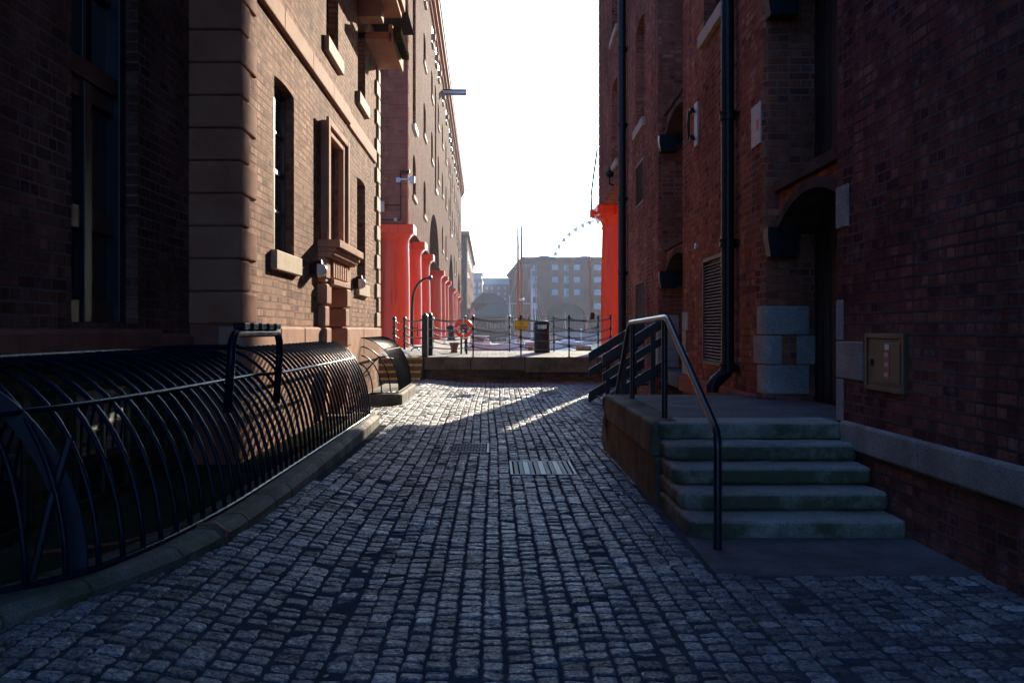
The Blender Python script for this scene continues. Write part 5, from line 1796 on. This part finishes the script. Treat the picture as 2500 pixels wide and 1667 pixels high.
def pavilion():
    Y0 = 225.0
    def X(px): return (px - VX) / F * Y0
    def Z(py): return E - (py - VY) / F * Y0
    t = empty('dock_pavilion', (X(1200), Y0, .8), label='low dark-roofed pavilion with glazed sides standing at the water', cat='pavilion')
    q = MB()
    xa, xb, ya, yb, ze, zr = X(1150), X(1246), Y0 + 4, Y0 + 16, Z(739), Z(711)
    q.add([(xa, ya, ze), (xb, ya, ze), (xb, yb, ze), (xa, yb, ze), (X(1176), Y0 + 10, zr), (X(1204), Y0 + 10, zr)], [(0, 1, 5, 4), (1, 2, 5), (2, 3, 4, 5), (3, 0, 4), (0, 3, 2, 1)])
    q.build('upper_roof', M['lead'], t)
    MB().box(xa + .5, xb - .5, ya + .4, yb - .4, Z(768), ze - .01).build('upper_wall', M['far_brick'], t)
    q = MB()
    xa, xb, ze, zr = X(1150), X(1258), Z(768), Z(741)
    q.add([(xa, Y0 - 1, ze), (xb, Y0 - 1, ze), (xb, Y0 + 3.9, ze), (xa, Y0 + 3.9, ze), (X(1196), Y0 + 2, zr), (X(1222), Y0 + 2, zr)], [(0, 1, 5, 4), (1, 2, 5), (2, 3, 4, 5), (3, 0, 4), (0, 3, 2, 1)])
    q.box(xa, xb, Y0 - 1.05, Y0 - .95, ze - .5, ze - .01)
    k = xa
    while k < xb:                                   # standing seams
        f0 = (k - xa) / (xb - xa)
        k += 1.0
    q.build('lower_roof', M['green_roof'], t)
    q = MB()
    for i in range(11):
        xx = xa + .3 + (xb - xa - .8) * i / 10
        q.box(xx, xx + .22, Y0 - .6, Y0 - .35, -1.5, ze - .3)
    q.box(xa, xb, Y0 - .62, Y0 - .3, Z(806), Z(804))
    q.build('frame', M['sash'], t)
    MB().box(xa + .2, xb - .2, Y0 + .2, Y0 + .3, -1.5, ze - .3).build('glazing', M['far_dark'], t)
    q = MB()
    rr = random.Random(3)
    for i in range(16):
        xx = xa + .8 + (xb - xa - 1.8) * i / 15
        h_ = rr.uniform(.3, 1.6)
        q.box(xx, xx + rr.uniform(.2, .45), Y0 - .1, Y0 + .1, Z(802), Z(802) + h_)
    q.build('furnishing', M['mast_wood'], t)
    MB().box(xa - 1, xb + 1, Y0 - 2, Y0 + 18, -1.6, .3).build('deck', M['coping'], t)
pavilion()

def modern(name, label, px0, px1, top, glass_bot, Y0, side=None, wins=()):
    def X(px): return (px - VX) / F * Y0
    def Z(py): return E - (py - VY) / F * Y0
    t = empty(name, (X((px0 + px1) / 2), Y0, .8), label=label, cat='building', group='modern blocks beyond the dock')
    MB().box(X(px0), X(px1), Y0, Y0 + 18, .8, Z(glass_bot)).build('wall', M['modern_brick'], t)
    g_ = MB().box(X(px0) + .3, X(px1) - .3, Y0 + .5, Y0 + 17, Z(glass_bot) + .01, Z(top)).build('glazed_storey', M['far_pane'], t)
    q = MB()
    n_ = max(4, int((px1 - px0) / 5))
    for k in range(n_ + 1):
        xx = X(px0) + .3 + (X(px1) - X(px0) - .7) * k / n_
        q.box(xx, xx + .1, Y0 + .4, Y0 + .49, Z(glass_bot) + .02, Z(top))
    q.box(X(px0) - .2, X(px1) + .2, Y0, Y0 + 18, Z(top) + .005, Z(top) + .4)
    q.build('roof_edge', M['grey_render'], t)
    for (a, b, c, d) in wins:
        MB().box(X(a), X(b), Y0 - .06, Y0 + .1, Z(d), Z(c)).build('window', M['far_pane'], t)
    return t
M['modern_brick'] = plain('pale_modern_brick', (0.3, 0.22, 0.2), 0.8, var=0.1, bump=0)
modern('modern_block', 'pale modern block with glazed top storey, just right of the dock block', 1140, 1177, 669, 681, 320, wins=[(1156, 1161, 690, 700), (1156, 1161, 706, 716), (1156, 1161, 721, 731), (1168, 1173, 690, 700), (1168, 1173, 706, 716)])
modern('modern_block', 'lower wide modern block behind the pavilion roof, glazed along its top', 1178, 1246, 682, 694, 345, wins=[(a, a + 4.5, y_, y_ + 7) for a in (1187, 1199, 1215, 1231) for y_ in (700, 714, 727)])

# boats
def hull(mb, cx, cy, L_, B_, zb, zt, ang, bow=1.0):
    n_ = 14
    ca, sa = math.cos(ang), math.sin(ang)
    rows_ = []
    for i in range(n_ + 1):
        s = i / n_
        x = -L_ / 2 + L_ * s
        wdt = B_ / 2 * (1 - max(0, (s - .45) / .55) ** 2.2) * (.82 + .18 * min(1, s * 4))
        rise = (zt - zb) * .28 * max(0, s - .3) ** 1.5 * bow
        sec = [(-wdt, zt + rise), (-wdt * .92, (zb + zt) / 2), (-wdt * .5, zb), (wdt * .5, zb), (wdt * .92, (zb + zt) / 2), (wdt, zt + rise)]
        rows_.append([(cx + (x + .12 * (z_ - zb) * s) * ca - y_ * sa, cy + (x + .12 * (z_ - zb) * s) * sa + y_ * ca, z_) for y_, z_ in sec])
    vv = [p for r_ in rows_ for p in r_]
    ff = []
    for i in range(n_):
        for k in range(5):
            ff.append((i * 6 + k, i * 6 + k + 1, (i + 1) * 6 + k + 1, (i + 1) * 6 + k))
        ff.append((i * 6 + 5, i * 6, (i + 1) * 6, (i + 1) * 6 + 5))
    ff += [tuple(range(6)), tuple(range(n_ * 6, n_ * 6 + 6))]
    mb.add(vv, ff)
WZ = -.85
def motor_boat():
    Y0 = 84.0
    cx = (1203 - VX) / F * Y0
    t = empty('motor_boat', (cx, Y0, WZ), label='white motor boat moored behind the chains near the lifebuoy', cat='boat')
    q = MB(); hull(q, cx + .1, Y0, 4.9, 1.9, WZ - .2, .22, R(8)); q.build('hull', M['white_boat'], t, smooth=True, autosmooth=40)
    q = MB(); hull(q, cx + .1, Y0 - .02, 4.92, 1.93, -.28, -.2, R(8), 0); q.build('stripe', M['blue_cover'], t, smooth=True, autosmooth=40)
    q = MB()
    q.add([(cx - 2.0, Y0 - .6, .25), (cx - .1, Y0 - .6, .28), (cx - .1, Y0 + .6, .28), (cx - 2.0, Y0 + .6, .25), (cx - 1.8, Y0 - .5, .88), (cx - .5, Y0 - .5, .9), (cx - .5, Y0 + .5, .9), (cx - 1.8, Y0 + .5, .88)],
          [(0, 3, 2, 1), (4, 5, 6, 7), (0, 1, 5, 4), (1, 2, 6, 5), (2, 3, 7, 6), (3, 0, 4, 7)])
    q.build('cabin', M['white_boat'], t, bevel=0.03)
    MB().box(cx - 1.6, cx - .75, Y0 - .585, Y0 - .5, .45, .72).build('window', M['pane'], t)
    q = MB()
    q.box(cx - 1.9, cx - .3, Y0 - .62, Y0 + .62, .9, .97)
    q.build('cabin_roof', M['white_boat'], t, bevel=0.02)
    q = MB()
    for k in range(5):
        xx = cx + .3 + .45 * k
        q.tube([(xx, Y0 - .7 + .1 * k, .3), (xx, Y0 - .7 + .1 * k, .75)], .015, 6)
    q.tube([(cx + .3 + .45 * k, Y0 - .7 + .1 * k, .75 + .03 * k) for k in range(5)], .015, 6)
    q.build('guard_rail', M['steel'], t, smooth=True)
motor_boat()

def ketch():
    Y0 = 110.0
    def P(px, py, y=Y0): return Vector(((px - VX) / F * y, y, E - (py - VY) / F * y))
    t = empty('two_masted_boat', (3.0, Y0, WZ), label='boat with two tall varnished brown masts, pale pink wheelhouse by the bin', cat='boat')
    q = MB(); hull(q, 3.0, Y0 + 1, 9.0, 2.6, WZ - .2, -.15, R(70)); q.build('hull', M['white_boat'], t, smooth=True, autosmooth=40)
    for a, b in (((1265, 862), (1264.5, 557)), ((1274, 862), (1272.5, 552))):
        q = MB(); q.tube([P(*a), P((a[0] + b[0]) / 2, (a[1] + b[1]) / 2), P(*b)], .1, 10, rs=[.17, .15, .1]); q.build('mast', M['mast_wood'], t, smooth=True)
    q = MB()
    q.tube([P(1235, 741), P(1308, 741)], .035, 6)
    q.tube([P(1250, 645), P(1292, 650)], .03, 6); q.tube([P(1252, 652), P(1296, 646)], .03, 6)
    q.build('spreader', M['white_boat'], t, smooth=True)
    q = MB(); q.lathe([(.05, -.22), (.3, -.2), (.34, -.05), (.3, .05), (.05, .08)], P(1272.5, 730), 14); q.build('radar_dome', M['white_boat'], t, smooth=True)
    q = MB()
    for a, b in (((1272.5, 560), (1240, 840)), ((1272.5, 560), (1296, 742)), ((1264.5, 640), (1232, 800)), ((1264.5, 565), (1250, 650)), ((1272.5, 648), (1283, 850)), ((1264.5, 646), (1256, 850))):
        q.tube([P(*a), P(*b)], .016, 5)
    q.build('rigging', M['steel'], t, smooth=True)
    a, b = P(1282, 866, 104), P(1305, 836, 104)
    q = MB(); q.box(a.x, b.x, 103, 105, a.z, b.z); q.box(a.x - .08, b.x + .08, 102.9, 105.1, b.z, b.z + .07); q.build('wheelhouse', M['pink_boat'], t, bevel=0.02)
    a, b = P(1289, 862, 103), P(1300, 847, 103)
    MB().box(a.x, b.x, 102.97, 103.02, a.z, b.z).build('window', M['pane'], t)
ketch()

def yacht(name, label, px, top, Y0, rad, boom=True, stays=(), cover_c='blue_cover'):
    def P(px_, py_, y=Y0): return Vector(((px_ - VX) / F * y, y, E - (py_ - VY) / F * y))
    c_ = P(px, 860)
    t = empty(name, (c_.x, Y0, WZ), label=label, cat='boat', group='masts of moored yachts')
    q = MB(); hull(q, c_.x + .8, Y0, 6.0, 2.0, WZ - .15, -.25, R(15)); q.build('hull', M['white_boat'], t, smooth=True, autosmooth=40)
    q = MB(); q.tube([(c_.x, Y0, -.3), P(px - 1, (804 + top) / 2), P(px - 2, top)], rad, 10, rs=[rad, rad, rad * .75]); q.build('mast', M['white_boat'], t, smooth=True)
    if boom:
        q = MB(); q.tube([(c_.x + .1, Y0, .25), (c_.x + 2.4, Y0, .2)], .14, 10); q.build('sail_cover', M[cover_c], t, smooth=True)
    q = MB()
    for a, b in stays: q.tube([P(*a), P(*b)], .022, 5)
    if stays: q.build('rigging', M['steel'], t, smooth=True)
    q = MB(); q.box(c_.x - .6, c_.x + 1.2, Y0 - .5, Y0 + .5, -.25, .08); q.build('cabin', M['white_boat'], t, bevel=0.04)
yacht('yacht', 'yacht with a stout white mast standing just left of the litter bin', 1299, 657, 122, .16, stays=[((1297, 660), (1337, 782)), ((1297, 662), (1330, 790)), ((1297, 660), (1282, 752)), ((1297, 664), (1322, 800))])
yacht('yacht', 'yacht with a short pale mast standing left of the brown masts', 1246, 720, 150, .09, stays=[((1245, 722), (1236, 810))])
yacht('yacht', 'yacht with a thin low mast right of the stout white mast', 1308, 740, 160, .07, stays=[((1307, 742), (1300, 800)), ((1307, 742), (1318, 812))])
yacht('yacht', 'small yacht with a hair-thin mast under the far wide arch', 1382, 762, 140, .035, stays=[((1381, 765), (1372, 830))])

def cabin_boat():
    Y0 = 96.0
    def X(px): return (px - VX) / F * Y0
    t = empty('wooden_boat', (X(1425), Y0, WZ), label='small varnished wooden boat with white cabin roof beside the big column', cat='boat')
    q = MB(); hull(q, X(1425), Y0, 2.6, 1.2, WZ - .1, -.5, R(10)); q.build('hull', M['wood'], t, smooth=True, autosmooth=40)
    q = MB(); q.box(X(1407), X(1443), Y0 - .4, Y0 + .4, -.5, -.12); q.build('cabin', M['wood'], t, bevel=0.02)
    q = MB(); q.box(X(1405), X(1445), Y0 - .5, Y0 + .5, -.12, -.04); q.build('cabin_roof', M['white_boat'], t, bevel=0.03)
    MB().box(X(1421), X(1439), Y0 - .43, Y0 - .38, -.42, -.2).build('window', M['pane'], t)
    q = MB(); q.tube([(X(1423), Y0 + 2, -.5), (X(1423), Y0 + 2, 1.35)], .05, 8); q.lathe([(.03, 0), (.12, .05), (.13, .16), (.04, .24)], (X(1423), Y0 + 2, 1.3), 12); q.build('light_pole', M['lamp_white'], t, smooth=True)
cabin_boat()
q = MB(); Y0 = 90
q.lathe([(.03, -.3), (.2, -.2), (.26, 0), (.2, .2), (.05, .28)], ((1352 - VX) / F * Y0, Y0, .75), 16)
q.tube([((1352 - VX) / F * Y0, Y0, .98), ((1353 - VX) / F * Y0, Y0, -.9)], .03, 6)
tag(q.build('marker_buoy', M['pink_boat'], smooth=True), 'round pink-orange marker buoy on a stick behind the bin', 'buoy')

# ferris wheel
def ferris():
    Y0 = 450.0
    c_ = Vector(((1476.4 - VX) / F * Y0, Y0, E - (666 - VY) / F * Y0))
    Rw = 130.0 / F * Y0
    t = empty('ferris_wheel', (c_.x, Y0, .8), label='pale ferris wheel rising behind the hazy warehouse roof', cat='ferris wheel')
    q = MB()
    for dy in (-.9, .9):
        pts = [(c_.x + Rw * math.cos(2 * PI * k / 84), Y0 + dy, c_.z + Rw * math.sin(2 * PI * k / 84)) for k in range(85)]
        q.tube(pts, .3, 6, cap=False)
    q.build('rim', M['wheel_paint'], t, smooth=True)
    q = MB()
    for k in range(42):
        a = 2 * PI * k / 42
        q.tube([(c_.x, Y0 - (.9 if k % 2 else -.9), c_.z), (c_.x + Rw * math.cos(a), Y0, c_.z + Rw * math.sin(a))], .025, 4, cap=False)
    q.build('spokes', M['wheel_paint'], t)
    q = MB(); q.tube([(c_.x, Y0 - 2, c_.z), (c_.x, Y0 + 2, c_.z)], 1.0, 16)
    q.build('hub', M['wheel_paint'], t, smooth=True, autosmooth=40)
    q = MB()
    for s_ in (-1, 1):
        for yy in (-2, 2):
            q.tube([(c_.x, Y0 + yy, c_.z), (c_.x + s_ * 10, Y0 + yy * 3, .8)], .4, 8)
    q.build('support_leg', M['wheel_paint'], t, smooth=True)
    first = None
    for k in range(42):
        a = 2 * PI * (k + .35) / 42
        x, z = c_.x + Rw * math.cos(a), c_.z + Rw * math.sin(a)
        if z < 3: continue
        if first is None:
            q = MB()
            q.lathe([(.1, -1.75), (.55, -1.6), (.85, -1.0), (.88, -.5), (.6, .1), (.15, .3)], (0, 0, 0), 14)
            me_o = q.build('gondola', M['gondola'], t, smooth=True)
            first = me_o
            o_ = me_o
        else:
            o_ = first.copy()
            COL.objects.link(o_)
            o_.parent = t
        o_.matrix_parent_inverse = parent_world(t).inverted()
        o_.location = (x, Y0, z)
M['gondola'] = plain('gondola_shell', (0.3, 0.42, 0.5), 0.3, var=0.1, bump=0)
ferris()

# ------------------------------------------------------------------ haze
hz = MB()
hz.box(-170, 170, -16, 520, -3.2, 54)
ho = hz.build('haze', M['rope'])
hm = bpy.data.materials.new('thin_bright_haze')
hm.use_nodes = True
tt = hm.node_tree
tt.nodes.remove(tt.nodes['Principled BSDF'])
pv = tt.nodes.new('ShaderNodeVolumePrincipled')
pv.inputs['Color'].default_value = (0.68, 0.79, 1.0, 1)
pv.inputs['Density'].default_value = 0.00018
pv.inputs['Anisotropy'].default_value = 0.45
tt.links.new(pv.outputs[0], tt.nodes['Material Output'].inputs['Volume'])
ho.data.materials.clear()
ho.data.materials.append(hm)
tag(ho, kind='stuff')
